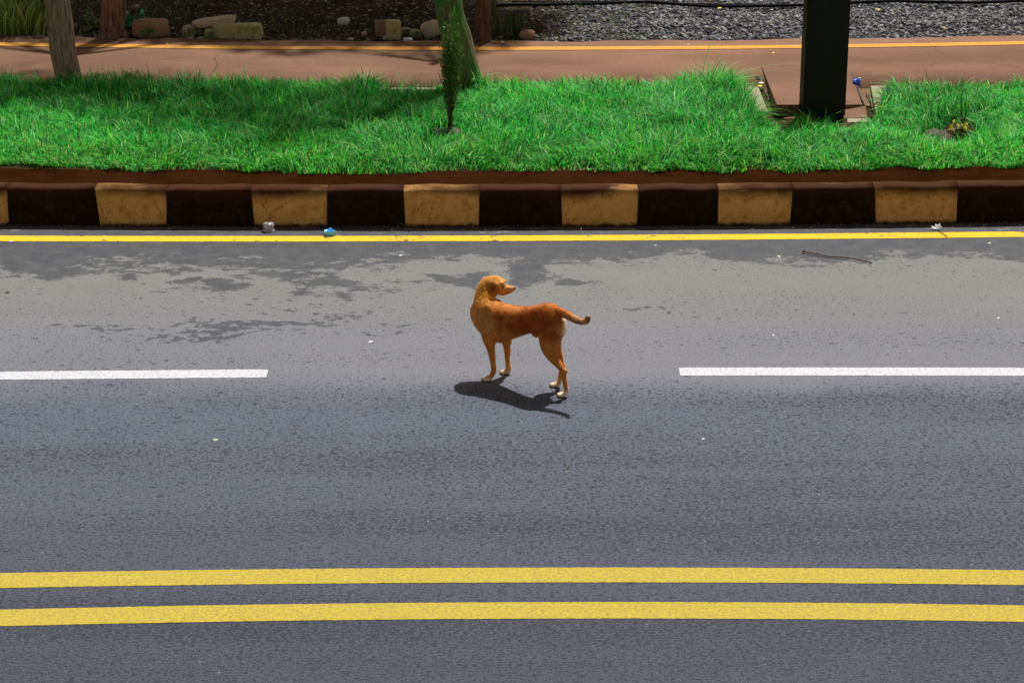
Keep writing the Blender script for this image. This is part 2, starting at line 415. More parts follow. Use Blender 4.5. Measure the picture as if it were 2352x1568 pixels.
# ------------------------------------------------------------------ kerb
kerb = bpy.data.objects.new('kerb', None); C.objects.link(kerb)
tag(kerb, 'kerb of alternating ochre and black painted stones with earth over its top', kind='structure')
edges = [(16, 20), (218, 231), (383, 384), (577, 586), (752, 752), (927, 932), (1102, 1100), (1288, 1291), (1466, 1463), (1650, 1648), (1822, 1815), (2010, 2013), (2203, 2200)]
E = []
for a_, b_ in edges:
    pb = at(b_, 518, 0.0); pt = upright(a_, 434, pb.y + 0.05); E.append((pt.x, pb.x))
while E[0][0] > -12: E.insert(0, (E[0][0] - 0.545, E[0][1] - 0.545))
while E[-1][0] < 12: E.append((E[-1][0] + 0.545, E[-1][1] + 0.545))
i0 = [i for i, e in enumerate(E) if abs(e[1] - at(231, 518, 0).x) < 1e-6][0]      # left edge of an ochre stone
prof = [(0.0, -0.02), (0.006, 0.05), (0.022, 0.13), (0.036, 0.205), (0.043, 0.246), (0.056, 0.260), (0.10, 0.262), (0.165, 0.262)]
for i in range(len(E) - 1):
    light = (i - i0) % 2 == 0
    V = []; F = []; nseg = 8; npf = len(prof); g = 0.0015
    for s in range(nseg + 1):
        t = s / nseg
        for (dy, z) in prof:
            hz = max(0, min(1, z / 0.26))
            xl = E[i][1] * (1 - hz) + E[i][0] * hz + g; xr = E[i + 1][1] * (1 - hz) + E[i + 1][0] * hz - g
            x = xl * (1 - t) + xr * t
            e = 0.003 * (1 if s in (0, nseg) else 0)
            wob = mnoise.noise(Vector((x * 6, z * 9, 3.3))) * 0.007
            y = float(Yk(x)) + dy + e + wob
            zz = z - e * (z > 0.2) + (mnoise.noise(Vector((x * 5, 7.7, 1))) * 0.008 if z > 0.2 else 0)
            V.append((x, y, zz))
        x = V[-1][0]; V.append((x, float(Yk(x)) + 0.165, -0.02))
    m = npf + 1
    for s in range(nseg):
        for k in range(m - 1): F.append((s * m + k, (s + 1) * m + k, (s + 1) * m + k + 1, s * m + k + 1))
    F.append(tuple(range(m))[::-1]); F.append(tuple(nseg * m + k for k in range(m)))
    o = mesh_obj('kerb_stone', V, F, M['kerb_light' if light else 'kerb_dark'], kerb, smooth=False)
    for p in o.data.polygons: p.use_smooth = len(p.vertices) == 4
    o['label'] = 'ochre painted kerb stone' if light else 'black painted kerb stone'

# soil strip behind the kerb and turf bed
def bedz(x, y):
    t = np.clip((y - Yk(x) - 0.16) / 0.6, 0, 1)
    return 0.248 + 0.02 * t + (fbm(x * 5, y * 5) - 0.5) * 0.03
def rows_strip(name, f0, f1, zf, mat, rows, kind='structure', label=None, X=Xs):
    return strip(name, f0, f1, zf, mat, rows=rows, kind=kind, label=label, X=X)
Xf = np.concatenate([np.linspace(-40, -6.2, 12), np.linspace(-6, 6, 241), np.linspace(6.2, 40, 12)])
rows_strip('earth_strip', lambda X: Yk(X) + 0.1655, lambda X: Yk(X) + 0.52, bedz, M['soil'], 10, X=Xf, label='bare red-brown earth strip between kerb and grass')
rows_strip('turf_bed', lambda X: Yk(X) + 0.52, lambda X: Ypf(X) - 0.06, bedz, M['bedsoil'], 24, X=Xf)
# path and its painted line
strip('path', lambda X: Ypf(X), lambda X: Ypb(X) + (fbm(X * 3, X * 0) - 0.5) * 0.14, PZ, M['path'], X=Xf, rows=4, thick=0.06, label='red-brown surfaced footpath')
_X = np.concatenate([np.linspace(-40, -6.2, 12), np.linspace(-6, 6, 401), np.linspace(6.2, 40, 12)])
strip('path_line', lambda X: Ypl(X) - 0.062, lambda X: Ypl(X) + 0.062, PZ + 0.004, M['path_yellow'], X=_X, jitter=0.008, label='ochre yellow line along the back of the path')
# bank behind the path
def bankz(x, y):
    d = y - Ypb(x); h = 0.262 + np.clip(d, 0, 0.5) * 0.05
    return h + (fbm(x * 3, y * 3) - 0.5) * 0.07 * np.clip(d * 3, 0.2, 1)
Xg = np.concatenate([np.linspace(-60, -6.5, 12), np.linspace(-6.4, 6.4, 201), np.linspace(6.5, 60, 12)])
strip('bank', lambda X: Ypb(X) - 0.12, lambda X: Ypb(X) + 4.0, bankz, M['bank'], X=Xg, rows=50, label='dark bare earth behind the path')
strip('bank_far', lambda X: Ypb(X) + 3.98, lambda X: X * 0 + 300, 0.28, M['bank'], X=Xg, rows=3)

def proj(P):                                               # world -> photo measurement (numpy)
    d = P[:, 1] * ct - (P[:, 2] - CAMH) * st
    return CU + FPX * P[:, 0] / d, CV - FPX * (P[:, 1] * st + (P[:, 2] - CAMH) * ct) / d

# pale concrete edging between path and turf
_Xe = np.linspace(-12, float(at(1741, 200, PZ).x), 200)
o = strip('path_edging', lambda X: Ypf(X) - 0.075, lambda X: Ypf(X) - 0.003, PZ - 0.004, M['concrete'], X=_Xe, thick=0.07); o['label'] = 'pale concrete edging of the path left of the black post'
_Xe = np.linspace(float(at(2000, 200, PZ).x), 12, 160)
o = strip('path_edging', lambda X: Ypf(X) - 0.075, lambda X: Ypf(X) - 0.003, PZ - 0.004, M['concrete'], X=_Xe, thick=0.07); o['label'] = 'pale concrete edging of the path right of the black post'

def prism(name, pts, depth, mat, parent=None, bev=0.004):
    bm = bmesh.new(); vs = [bm.verts.new(p) for p in pts]; f = bm.faces.new(vs)
    r = bmesh.ops.extrude_face_region(bm, geom=[f])
    for v in r['geom']:
        if isinstance(v, bmesh.types.BMVert): v.co.z -= depth
    bmesh.ops.recalc_face_normals(bm, faces=bm.faces)
    if bev: bmesh.ops.bevel(bm, geom=bm.edges[:], offset=bev, segments=1, affect='EDGES')
    bmesh.ops.recalc_face_normals(bm, faces=bm.faces)
    return bm_obj(name, bm, mat, parent)
# inspection slab and surroundings
o = prism('concrete_slab', [at(1749, 152, PZ + .006), at(1784, 240, .378), at(1900, 240, .345), at(1981, 240, .305), at(1951, 160, PZ + .005)], 0.10, M['slab'])
tag(o, 'tilted red-brown inspection slab raised at its left corner beside the black post', 'slab')
o = prism('paving_slab', [at(1794, 256, .282), at(1800, 272, .278), at(1992, 271, .280), at(1989, 244, .290), at(1900, 246, .286)], 0.07, M['slab'])
tag(o, 'low red-brown slab strip in front of the tilted slab at the foot of the black post', 'slab')
o = prism('paving_slab', [at(1952.5, 201, PZ), at(1976, 220, PZ), at(1987, 243, PZ), at(1999, 243, PZ), at(1999, 201, PZ)], 0.07, M['slab'])
tag(o, 'narrow red-brown slab between the crack with the blue bag and the right concrete edging', 'slab')
o = prism('edging_block', [at(1700, 199, PZ), at(1732, 256, PZ), at(1764, 256, PZ), at(1742, 199, PZ)], 0.10, M['concrete'])
tag(o, 'pale concrete edging block left of the tilted slab', 'edging block')
o = prism('edging_block', [at(2000, 197, PZ + .01), at(2012, 262, PZ + .01), at(2040, 262, PZ + .01), at(2034, 197, PZ + .01)], 0.12, M['concrete'])
tag(o, 'pale concrete edging block right of the crack with the blue bag', 'edging block')
o = prism('edging_block', [at(1946, 272, .283), at(1946, 281, .280), at(1996, 279, .280), at(1994, 272, .283)], 0.06, M['concrete'])
tag(o, 'small pale concrete strip at the right foot of the black post', 'edging block')

# black post
pb = at(1890, 281, 0.262); w = 103 / (FPX / (pb.y * ct - (0.26 - CAMH) * st)) 
post = thing('square_post', 'thick square black post standing in the grass in front of the red path', 'post', (pb.x, pb.y + w / 2, 0.26))
post.rotation_euler = (0, 0, math.radians(3.5))
bm = bmesh.new(); bmesh.ops.create_cube(bm, size=1); bmesh.ops.scale(bm, vec=(w * 0.96, w * 0.5, 1.0), verts=bm.verts)
bmesh.ops.translate(bm, vec=(0, -w * .18, 0.54), verts=bm.verts); bmesh.ops.bevel(bm, geom=bm.edges[:], offset=0.006, segments=2, affect='EDGES')
bm_obj('shaft', bm, M['black'], post)
bm = bmesh.new(); bmesh.ops.create_cube(bm, size=1); bmesh.ops.scale(bm, vec=(w * 0.92, w * 0.46, .07), verts=bm.verts)
bmesh.ops.translate(bm, vec=(0, -w * .18, 0.0), verts=bm.verts); bmesh.ops.bevel(bm, geom=bm.edges[:], offset=0.004, segments=1, affect='EDGES')
bm_obj('foot', bm, M['black'], post)
bm = bmesh.new(); bmesh.ops.create_cube(bm, size=1); bmesh.ops.scale(bm, vec=(w * 0.25, w * .5, .05), verts=bm.verts)
bmesh.ops.translate(bm, vec=(w * .47, -w * .12, -0.01), verts=bm.verts); bmesh.ops.bevel(bm, geom=bm.edges[:], offset=0.008, segments=2, affect='EDGES')
bm_obj('base_plate', bm, simple('grey_steel', (0.22, 0.23, 0.27), 0.5, 0.4), post)

# ------------------------------------------------------------------ trees
def trunk(parent, stations, Y0, lean=0.0, mat=None, n=28, top_extra=2.4, ridges=0.02, seed=1, name='trunk'):
    # stations: (v, u_left, u_right) from the base up
    P = []; R = []
    for k, (v, ul, ur) in enumerate(stations):
        c = upright((ul + ur) / 2, v, Y0 + lean * k); d = c.y * ct - (c.z - CAMH) * st
        P.append(c); R.append((ur - ul) / 2 * d / FPX)
    P.insert(0, P[0] + Vector((0, 0, -0.12))); R.insert(0, R[0] * 1.25)
    d = (P[-1] - P[-3]).normalized(); q = P[-1].copy(); r = R[-1]
    for k in range(8):
        d = (d + Vector((random.uniform(-.08, .08), random.uniform(-.05, .05), 0.12))).normalized()
        q = q + d * top_extra / 8; r *= 0.92; P.append(q.copy()); R.append(r)
    P, R = smooth_path(P, R, 6)
    V, F = tube_data(P, R, n)
    V2 = []
    for i, v in enumerate(V[:len(P) * n]):
        c = P[i // n]; dv = (v - c); rr = dv.length or 1; an = (i % n) / n * 2 * math.pi
        z = v.z
        f = 1 + ridges * 2.2 * mnoise.noise(Vector((math.cos(an) * 2.1, math.sin(an) * 2.1, z * 1.3 + seed))) + ridges * mnoise.noise(Vector((math.cos(an) * 6, math.sin(an) * 6, z * 4 + seed)))
        V2.append(c + dv * f)
    V2 += V[len(P) * n:]
    loc = Vector(parent.location)
    o = mesh_obj(name, [v - loc for v in V2], F, mat, parent, smooth=True)
    return q, r
def leaf_cloud(name, parent, centres, nleaf, size, cols, seed, flat=0.75, mat=None):
    g = np.random.default_rng(seed); loc = np.array(parent.location)
    cs = np.array([c[:3] for c in centres]); rs = np.array([c[3] for c in centres])
    pick = g.choice(len(cs), nleaf, p=rs ** 2 / (rs ** 2).sum())
    d = g.normal(size=(nleaf, 3)); d /= np.linalg.norm(d, axis=1)[:, None]; rad = g.random(nleaf) ** 0.45
    P = cs[pick] + d * (rs[pick] * rad)[:, None] * np.array([1, 1, flat])
    a = g.normal(size=(nleaf, 3)); a[:, 2] *= 0.5; a /= np.linalg.norm(a, axis=1)[:, None]
    b = np.cross(a, g.normal(size=(nleaf, 3))); b /= np.linalg.norm(b, axis=1)[:, None]
    L = size * g.uniform(0.6, 1.3, nleaf)[:, None]; Wd = L * 0.42; nrm = np.cross(a, b)
    q = np.stack([P - a * L, P - b * Wd + nrm * L * .12, P + a * L, P + b * Wd + nrm * L * .12], 1).reshape(-1, 3) - loc
    F = np.arange(nleaf * 4).reshape(-1, 4)
    c0 = np.array(cols)[g.integers(0, len(cols), nleaf)] * g.uniform(0.7, 1.3, nleaf)[:, None]
    o = mesh_obj(name, q, F, mat or M['leaf'], parent, col={'Col': np.repeat(c0, 4, 0)}); o['kind'] = 'stuff'
    return o
GREENS = [(0.03, 0.09, 0.015), (0.045, 0.12, 0.02), (0.06, 0.13, 0.03), (0.03, 0.075, 0.02)]
def branches(parent, q, r, centres, mat):
    loc = Vector(parent.location)
    for k, c in enumerate(centres):
        e = Vector(c[:3]); mid = (q + e) / 2 + Vector((random.uniform(-.1, .1), random.uniform(-.1, .1), .12))
        V, F = tube_data(*smooth_path([q - Vector((0, 0, .15)), mid, e], [r * .7, r * .35, r * .1], 5), n=8)
        mesh_obj('branch', [v - loc for v in V], F, mat, parent, smooth=True)

def tree(label, cat, stations, Y0, lean, mat, crown, nleaf, size, top=2.2, ridges=.03, seed=1):
    b = upright((stations[0][1] + stations[0][2]) / 2, stations[0][0], Y0)
    t = thing('tree', label, cat, (b.x, b.y, b.z), group='street trees along the path')
    q, r = trunk(t, stations, Y0, lean, mat, top_extra=top, ridges=ridges, seed=seed)
    cc = [(q.x + x * 1.1 + .45, q.y + y + 1.15, q.z + z + 1.75, rr * 1.05) for x, y, z, rr in crown]
    branches(t, q, r, cc, mat); leaf_cloud('crown', t, cc, nleaf, size, GREENS, seed)
    return t
yb1 = float(at(158, 198, 0.27).y)
tree('slender grey-brown tree trunk rising from the grass at the far left', 'tree', [(205, 122, 190), (175, 127, 186), (120, 115, 175), (60, 108, 169), (0, 102, 160)], yb1, 0.0,
     bark('grey_brown_bark', (0.12, 0.08, 0.06), (0.40, 0.29, 0.23), (0.07, 0.09, 0.025), 0.42),
     [(-.2, .9, .35, .75), (.7, 1.1, .3, .65), (-.9, .6, .5, .7), (.2, 1.5, .8, .8), (1.3, 1.5, .6, .6)], 1700, .085, 1.5, .02, 3)
yb3 = float(at(1080, 205, 0.27).y)
tree('leaning moss-green tree trunk behind the slim sapling', 'tree', [(212, 1046, 1122), (190, 1047, 1110), (160, 1042, 1101), (120, 1028, 1089), (80, 1015, 1079), (40, 1005, 1065), (0, 997, 1058)], yb3, -0.02,
     bark('mossy_bark', (0.07, 0.055, 0.03), (0.24, 0.20, 0.11), (0.040, 0.115, 0.028), 0.53),
     [(-.3, .3, .5, .6), (-1.0, .7, .4, .65), (.4, 1.1, .5, .6), (-.4, 1.4, .7, .7), (-1.6, 1.3, .5, .6)], 1700, .085, 1.6, .07, 8)
yb2 = float(at(258, 84, 0.28).y)
tree('thick reddish-brown flaking trunk behind the path at the left', 'tree', [(84, 226, 294), (70, 230, 288), (40, 233, 287), (0, 234, 288)], yb2, 0,
     bark('flaking_red_bark', (0.045, 0.022, 0.014), (0.30, 0.165, 0.11)),
     [(0, 1.3, .3, .8), (-1.0, 1.5, .4, .9), (1.0, 1.4, .2, .9), (.4, 2.3, .5, 1.0), (-.8, 2.6, .6, 1.0), (1.6, 2.0, .2, .9), (-1.9, 1.8, .3, .9), (2.2, 1.5, .4, .8)], 9500, .085, 1.2, .05, 12)
yb4 = float(at(1106, 97, 0.28).y)
tree('dark red-brown trunk behind the path right of the mossy tree', 'tree', [(100, 1080, 1132), (85, 1086, 1128), (50, 1089, 1127), (0, 1092, 1128)], yb4, 0,
     bark('dark_red_bark', (0.035, 0.018, 0.011), (0.17, 0.085, 0.055)),
     [(.1, 1.2, .3, .8), (-1.0, 1.4, .4, .9), (-.2, 2.2, .5, .9), (-1.8, 1.9, .6, .9), (.6, 1.7, .5, .6)], 6800, .085, 1.2, .04, 15)
# stump post behind the red trunk
o = thing('wooden_stake', 'short mossy wooden stake just right of the dark red-brown trunk', 'stake', tuple(at(1134, 40, .28)))
V, F = tube_data([(0, 0, -.05), (0, 0, .12), (0.005, 0, .26)], [.028, .027, .025], 10, rough=.01)
mesh_obj('stake_body', V, F, bark('mossy_wood', (0.06, 0.05, 0.015), (0.13, 0.11, 0.03)), o, smooth=True)

# slim sapling with narrow dark foliage
sb = at(1034, 302, 0.262)
sap = thing('sapling', 'slim columnar dark-foliaged sapling in front of the mossy leaning trunk', 'sapling', (sb.x, sb.y, sb.z))
tp = upright(1035, 55, sb.y)
V, F = tube_data([(0, 0, -.03), (.004, 0, .2), (-.003, 0, .6), (tp.x - sb.x, 0, tp.z - sb.z)], [.017, .015, .011, .004], 8, rough=.01)
mesh_obj('stem', V, F, bark('sapling_bark', (0.05, 0.025, 0.015), (0.12, 0.06, 0.03)), sap, smooth=True)
g = np.random.default_rng(5)
n = 4800; hh = tp.z - sb.z
st_v = np.array([305, 262, 240, 215, 185, 150, 110, 70, 30, -10]); st_l = np.array([1031, 1026, 1021, 1016, 1012, 1011, 1012, 1014, 1018, 1028]); st_r = np.array([1038, 1041, 1046, 1054, 1059, 1061, 1060, 1057, 1051, 1040])
v = g.choice(np.linspace(-10, 300, 200), n, p=(lambda w: w / w.sum())(np.interp(np.linspace(-10, 300, 200), st_v[::-1], (st_r - st_l)[::-1]) * np.interp(np.linspace(-10, 300, 200), [-10, 50, 90, 130, 250, 262, 300], [.0, .04, .35, 1, 1, .5, .12]))) + g.normal(size=n) * 2
l_, r_ = np.interp(v, st_v[::-1], st_l[::-1]), np.interp(v, st_v[::-1], st_r[::-1])
cpt = np.array([tuple(upright(float((a + b) / 2), float(vv), sb.y)) for a, b, vv in zip(l_, r_, v)])
dd = cpt[:, 1] * ct - (cpt[:, 2] - CAMH) * st; rr = (r_ - l_) / 2 * dd / FPX * .84
an = g.random(n) * 2 * np.pi; rd = g.random(n) ** .5 * np.where(g.random(n) < .16, 1.35, 1.0)
P = cpt - np.array(sap.location); P[:, 0] += np.cos(an) * rr * rd; P[:, 1] += np.sin(an) * rr * rd
a = np.stack([np.cos(an) * .35, np.sin(an) * .35, np.ones(n)], 1) + g.normal(size=(n, 3)) * .35; a /= np.linalg.norm(a, axis=1)[:, None]
b = np.cross(a, g.normal(size=(n, 3))); b /= np.linalg.norm(b, axis=1)[:, None]
L = g.uniform(.012, .030, n)[:, None]
q = np.stack([P, P + a * L * .5 + b * .0042, P + a * L, P + a * L * .5 - b * .0042], 1).reshape(-1, 3)
cc = np.array([(.06, .13, .03), (.09, .20, .04), (.04, .07, .02), (.20, .28, .08), (.11, .08, .03)])[g.choice(5, n, p=[.3, .3, .2, .08, .12])] * g.uniform(.7, 1.2, (n, 1))
o = mesh_obj('foliage', q, np.arange(n * 4).reshape(-1, 4), M['leaf'], sap, col={'Col': np.repeat(cc, 4, 0)}); o['kind'] = 'stuff'

# ------------------------------------------------------------------ grass
def blades(n, P, L, wdt, lean_dir, bend, cols, g):
    up = np.zeros((n, 3)); up[:, 2] = 1
    ld = np.stack([np.cos(lean_dir), np.sin(lean_dir), np.zeros(n)], 1)
    wa = lean_dir + np.pi / 2 + g.normal(size=n) * .7
    sd = np.stack([np.cos(wa), np.sin(wa), np.zeros(n)], 1)
    ts = [0, .38, .72, 1.0]; ring = []
    for t in ts:
        c = P + up * (L * (t - .42 * bend * t * t))[:, None] + ld * (L * bend * (t ** 1.8) * .95)[:, None]
        if t < 1: ring += [c - sd * (wdt * (1 - t * .55) / 2)[:, None], c + sd * (wdt * (1 - t * .55) / 2)[:, None]]
        else: ring.append(c)
    V = np.stack(ring, 1).reshape(-1, 3)
    base = (np.arange(n) * 7)[:, None, None]
    T = np.array([[0, 1, 3], [0, 3, 2], [2, 3, 5], [2, 5, 4], [4, 5, 6]])[None]
    F = (base + T).reshape(-1, 3)
    return V, F, np.repeat(cols, 7, 0)
g = np.random.default_rng(11)
NB = 170000
X = g.uniform(-4.9, 4.9, NB)
yf = curve_y([(0, 388), (450, 397), (900, 399), (1450, 401), (1900, 394), (2352, 386)], 0.25)
Yfr = yf(X) + (fbm(X * 4, X * 0 + 5) - .5) * .22; Ybk = Ypf(X) - 0.02
Y = Yfr + (Ybk - Yfr) * g.random(NB) ** 1.05
R = np.stack([X, Y, bedz(X, Y)], 1); u, v = proj(R)
keep_ = np.ones(NB, bool)
bu = [1694, 1706, 1722, 1744, 1800, 1842, 1940, 1992, 2012, 2030, 2052, 2070]; bv = [196, 220, 254, 288, 297, 299, 301, 292, 276, 236, 206, 0]
keep_ &= ~((u > 1695) & (u < 2060) & (v < np.interp(u, bu, bv) + g.normal(size=NB) * 2.5))
def patch(cu, cv, ru, rv, dens=0.02):
    r = ((u - cu) / ru) ** 2 + ((v - cv) / rv) ** 2 + g.normal(size=NB) * .25
    return ~((r < 1) & (g.random(NB) > dens))
keep_ &= patch(1028, 304, 44, 11, .18) & patch(2198, 306, 50, 20, .05) & patch(2148, 320, 34, 15, .08)
keep_ &= patch(935, 214, 70, 13, .12) & patch(1080, 202, 24, 12, .3) & patch(1310, 388, 60, 10, .45) & patch(1720, 384, 70, 9, .5) & patch(430, 388, 60, 8, .5) & patch(1160, 300, 26, 8, .45) & patch(150, 200, 28, 8, .2)
keep_ &= ~((v > 384) & (g.random(NB) > np.clip(.25 + fbm(X * 9, Y * 9) * .9, 0, 1)))
cl = fbm(X * 3.3, Y * 3.3, 3); cl2 = fbm(X * 9 + 50, Y * 9, 3); hf = fbm(X * 1.4 + 9, Y * 1.4 + 2, 2)
L = (0.04 + 0.12 * cl + 0.07 * cl2) * g.uniform(.55, 1.35, NB)
frontness = np.clip((Y - Yfr) / .35, 0, 1); L *= .45 + .55 * frontness
for cu, cv, ru, rv, k in [(1645, 205, 60, 22, .9), (830, 205, 70, 10, .45), (380, 200, 90, 10, .4), (165, 205, 35, 12, .6), (1085, 208, 35, 10, .7), (1870, 292, 70, 14, .5), (1610, 250, 110, 40, .35)]:
    L *= 1 + k * np.exp(-(((u - cu) / ru) ** 2 + ((v - cv) / rv) ** 2))
for cu, cv, ru, rv in [(2185, 332, 62, 16), (1030, 320, 50, 12), (1785, 304, 62, 14), (1950, 304, 44, 10)]:
    L *= 1 - .72 * np.exp(-(((u - cu) / ru) ** 2 + ((v - cv) / rv) ** 2) ** 2)
stray = g.random(NB) < .012; L[stray] *= 1.5
ang = fbm(X * 2.1 + 7, Y * 2.1 + 3, 3) * 16 + g.normal(size=NB) * 1.1
bend = np.clip(.75 + 1.1 * (cl2 - .4) + g.normal(size=NB) * .38, .05, 1.45)
pal = np.array([(.025, .34, .035), (.045, .50, .05), (.008, .11, .015), (.14, .55, .035), (.16, .58, .18), (.42, .72, .20), (.42, .42, .13)])
tone = fbm(X * 1.2 + 31, Y * 1.2 + 11, 3); 
yel = np.clip(1 - (Y - Yfr) / .7, 0, 1)                      # dryer, yellower turf along the kerb edge
pr = np.stack([.32 + 0 * tone, .26 + 0 * tone, .30 * (1.6 - tone), .10 + .35 * yel, .12 + .1 * tone, .05 + .09 * yel, .02 + .04 * yel], 1); pr /= pr.sum(1)[:, None]
pick = (g.random(NB)[:, None] > np.cumsum(pr, 1)).sum(1).clip(0, 6)
cols = np.clip(pal[pick] * (g.uniform(.7, 1.25, NB) * (.82 + .6 * tone))[:, None], 0, .85)
k_ = keep_
V, F, Cc = blades(int(k_.sum()), R[k_], L[k_], g.uniform(.0045, .0095, NB)[k_], ang[k_], bend[k_], cols[k_], g)
o = mesh_obj('grass', V, F, M['grass'], col={'Col': Cc}); tag(o, 'lush bright green uncut grass between kerb and red path', 'grass', kind='stuff')

# ------------------------------------------------------------------ plants behind the path
def tuft(name, label, cat, u, v, n, Lr, wr, cols, spread=.06, bendr=(.2, .9), z=.27, seed=0, group=None):
    g = np.random.default_rng(seed); p = at(u, v, z)
    t = thing(name, label, cat, (p.x, p.y, p.z), group)
    P = np.zeros((n, 3)); P[:, 0] = g.normal(size=n) * spread; P[:, 1] = g.normal(size=n) * spread * .8; P[:, 2] = -.01
    c = np.array(cols)[g.integers(0, len(cols), n)] * g.uniform(.7, 1.25, (n, 1))
    V, F, Cc = blades(n, P, g.uniform(*Lr, n), g.uniform(*wr, n), np.arctan2(P[:, 1], P[:, 0]) + g.normal(size=n) * .6, g.uniform(*bendr, n), c, g)
    mesh_obj('blades', V, F, M['leaf'], t, col={'Col': Cc}); return t
DG = [(.09, .20, .045), (.16, .27, .06), (.07, .15, .04), (.26, .32, .10)]
tuft('grass_clump', 'large wild grass clump at the far left edge behind the path', 'plant', 8, 72, 260, (.25, .6), (.006, .014), DG, .16, seed=1)
tuft('grass_clump', 'yellow-green arching grass clump behind the path, left of the grey-brown trunk', 'plant', 62, 76, 170, (.2, .5), (.006, .014), [(.32, .34, .09), (.18, .28, .06), (.12, .22, .05)], .10, seed=2)
tuft('grass_clump', 'tall thin grass clump just left of the grey-brown trunk', 'plant', 96, 50, 150, (.3, .6), (.005, .011), [(.05, .10, .025), (.03, .07, .02)], .12, (.1, .6), seed=3)
tuft('reed_clump', 'slim reed clump right beside the dark red-brown trunk', 'plant', 1146, 84, 80, (.18, .34), (.004, .007), [(.045, .10, .02), (.06, .12, .03), (.12, .12, .05)], .035, (.05, .35), seed=4)
tuft('reed_clump', 'upright reed clump by the reddish stone', 'plant', 1188, 86, 80, (.16, .30), (.004, .007), [(.045, .10, .02), (.035, .08, .02)], .03, (.05, .3), seed=5)
tuft('reed_clump', 'small dark reed clump at the edge of the gravel', 'plant', 1166, 66, 60, (.14, .26), (.004, .007), [(.025, .06, .015)], .05, (.1, .5), seed=6)
def leafy(label, u, v, hpx, wpx, n, seed, cols):
    g = np.random.default_rng(seed); b = at(u, v, .27); sc = (b.y * ct - (b.z - CAMH) * st) / FPX
    t = thing('leafy_plant', label, 'plant', (b.x, b.y, b.z)); H_ = hpx * sc; W_ = wpx * sc / 2
    for k in range(7):
        an = k * .9 + g.random(); e = Vector((math.cos(an) * W_ * .8, math.sin(an) * W_ * .6, H_ * g.uniform(.6, .95)))
        V, F = tube_data(*smooth_path([Vector((0, 0, -.01)), Vector((e.x * .3, e.y * .3, e.z * .6)), e], [.005, .004, .0015], 4), n=5)
        mesh_obj('stem', V, F, simple('green_stem', (.05, .09, .02), .7, .2) if k == 0 and 'green_stem' not in bpy.data.materials else bpy.data.materials['green_stem'], t)
        for j in range(n):
            f = g.uniform(.25, 1.05); c = e * f; c = Vector((e.x * f * .9, e.y * f * .9, e.z * min(1, f)))
            a = Vector((math.cos(an + g.normal() * 1.1), math.sin(an + g.normal() * 1.1), g.normal() * .45)).normalized(); sd = a.cross(Vector((g.normal() * .3, g.normal() * .3, 1))).normalized()
            l = g.uniform(.035, .065); w_ = l * .26
            q = [c, c + a * l * .35 + sd * w_, c + a * l * .75 + sd * w_ * .8, c + a * l - Vector((0, 0, l * .2)), c + a * l * .75 - sd * w_ * .8, c + a * l * .35 - sd * w_, c + a * l * .5 - Vector((0, 0, .006))]
            cl_ = np.array(cols[g.integers(0, len(cols))]) * g.uniform(.7, 1.25)
            mesh_obj('leaf', q, [(0, 1, 6), (1, 2, 6), (2, 3, 6), (3, 4, 6), (4, 5, 6), (5, 0, 6)], M['leaf'], t, col={'Col': np.repeat([cl_], 7, 0)})
leafy('pale green leafy plant left of the thick flaking trunk', 216, 70, 50, 46, 7, 21, [(.14, .26, .07), (.24, .34, .12), (.09, .18, .05)])
leafy('dark green leafy plant right of the thick flaking trunk', 308, 66, 48, 52, 8, 22, [(.05, .26, .08), (.08, .34, .11)])
leafy('low bright green leafy plant in front of the brown stone', 336, 88, 34, 50, 6, 23, [(.10, .30, .08), (.22, .36, .13), (.12, .24, .07)])

# ------------------------------------------------------------------ stones behind the path
def rock(label, u0, u1, v0, v1, mat, seed, box=0.5, depth=0.7, rot=0, tilt=0, z=.272, name='stone', cat='stone', sub=3, rough=.10):
    b = at((u0 + u1) / 2, v1, z); sc = (b.y * ct - (b.z - CAMH) * st) / FPX
    w = (u1 - u0) * sc; dep = w * depth; hgt = max(.03, ((v1 - v0) * sc - dep * st) / ct)
    bm = bmesh.new(); bmesh.ops.create_icosphere(bm, subdivisions=sub, radius=1)
    for vtx in bm.verts:
        c = vtx.co.normalized(); m = max(abs(c.x), abs(c.y), abs(c.z)); c = c.lerp(c / m, box)
        f = 1 + rough * 1.6 * mnoise.noise(c * 1.7 + Vector((seed * 3.1, 0, 0))) + rough * mnoise.noise(c * 4.5 + Vector((0, seed, 0))) + rough * .5 * mnoise.noise(c * 11 + Vector((0, seed, 4)))
        c = c * f; vtx.co = Vector((c.x * w / 2, c.y * dep / 2, c.z * hgt / 2))
    o = bm_obj(name, bm, mat, None, smooth=True)
    for p in o.data.polygons: p.use_smooth = box < .8
    o.location = (b.x, b.y + dep / 2, z + hgt / 2 - .012); o.rotation_euler = (0, tilt, rot)
    tag(o, label, cat); return o
rm = dict(
 brown=rockmat('brown_stone', (.20, .12, .07), (.34, .21, .13)), mossy=rockmat('mossy_stone', (.22, .20, .13), (.40, .36, .26), .16, (.08, .12, .03)),
 slab=rockmat('pale_slab_stone', (.38, .29, .21), (.56, .44, .33)), block=rockmat('lichen_block', (.32, .27, .13), (.46, .40, .21), .10, (.22, .22, .06)),
 white=rockmat('whitish_stone', (.42, .42, .43), (.6, .6, .6)), pink=rockmat('pinkish_stone', (.38, .24, .19), (.55, .38, .3)))
rock('squared brown stone behind the bright green leafy plant', 300, 386, 34, 89, rm['brown'], 1, .75, .45)
rock('mossy boulder at the left end of the stone heap', 417, 448, 50, 90, rm['mossy'], 2, .3, .8)
rock('lumpy mossy boulder in the middle of the stone heap', 446, 480, 54, 84, rm['mossy'], 3, .35, .8)
rock('round mossy stone against the squared lichen block', 468, 493, 60, 93, rm['mossy'], 4, .3, .8)
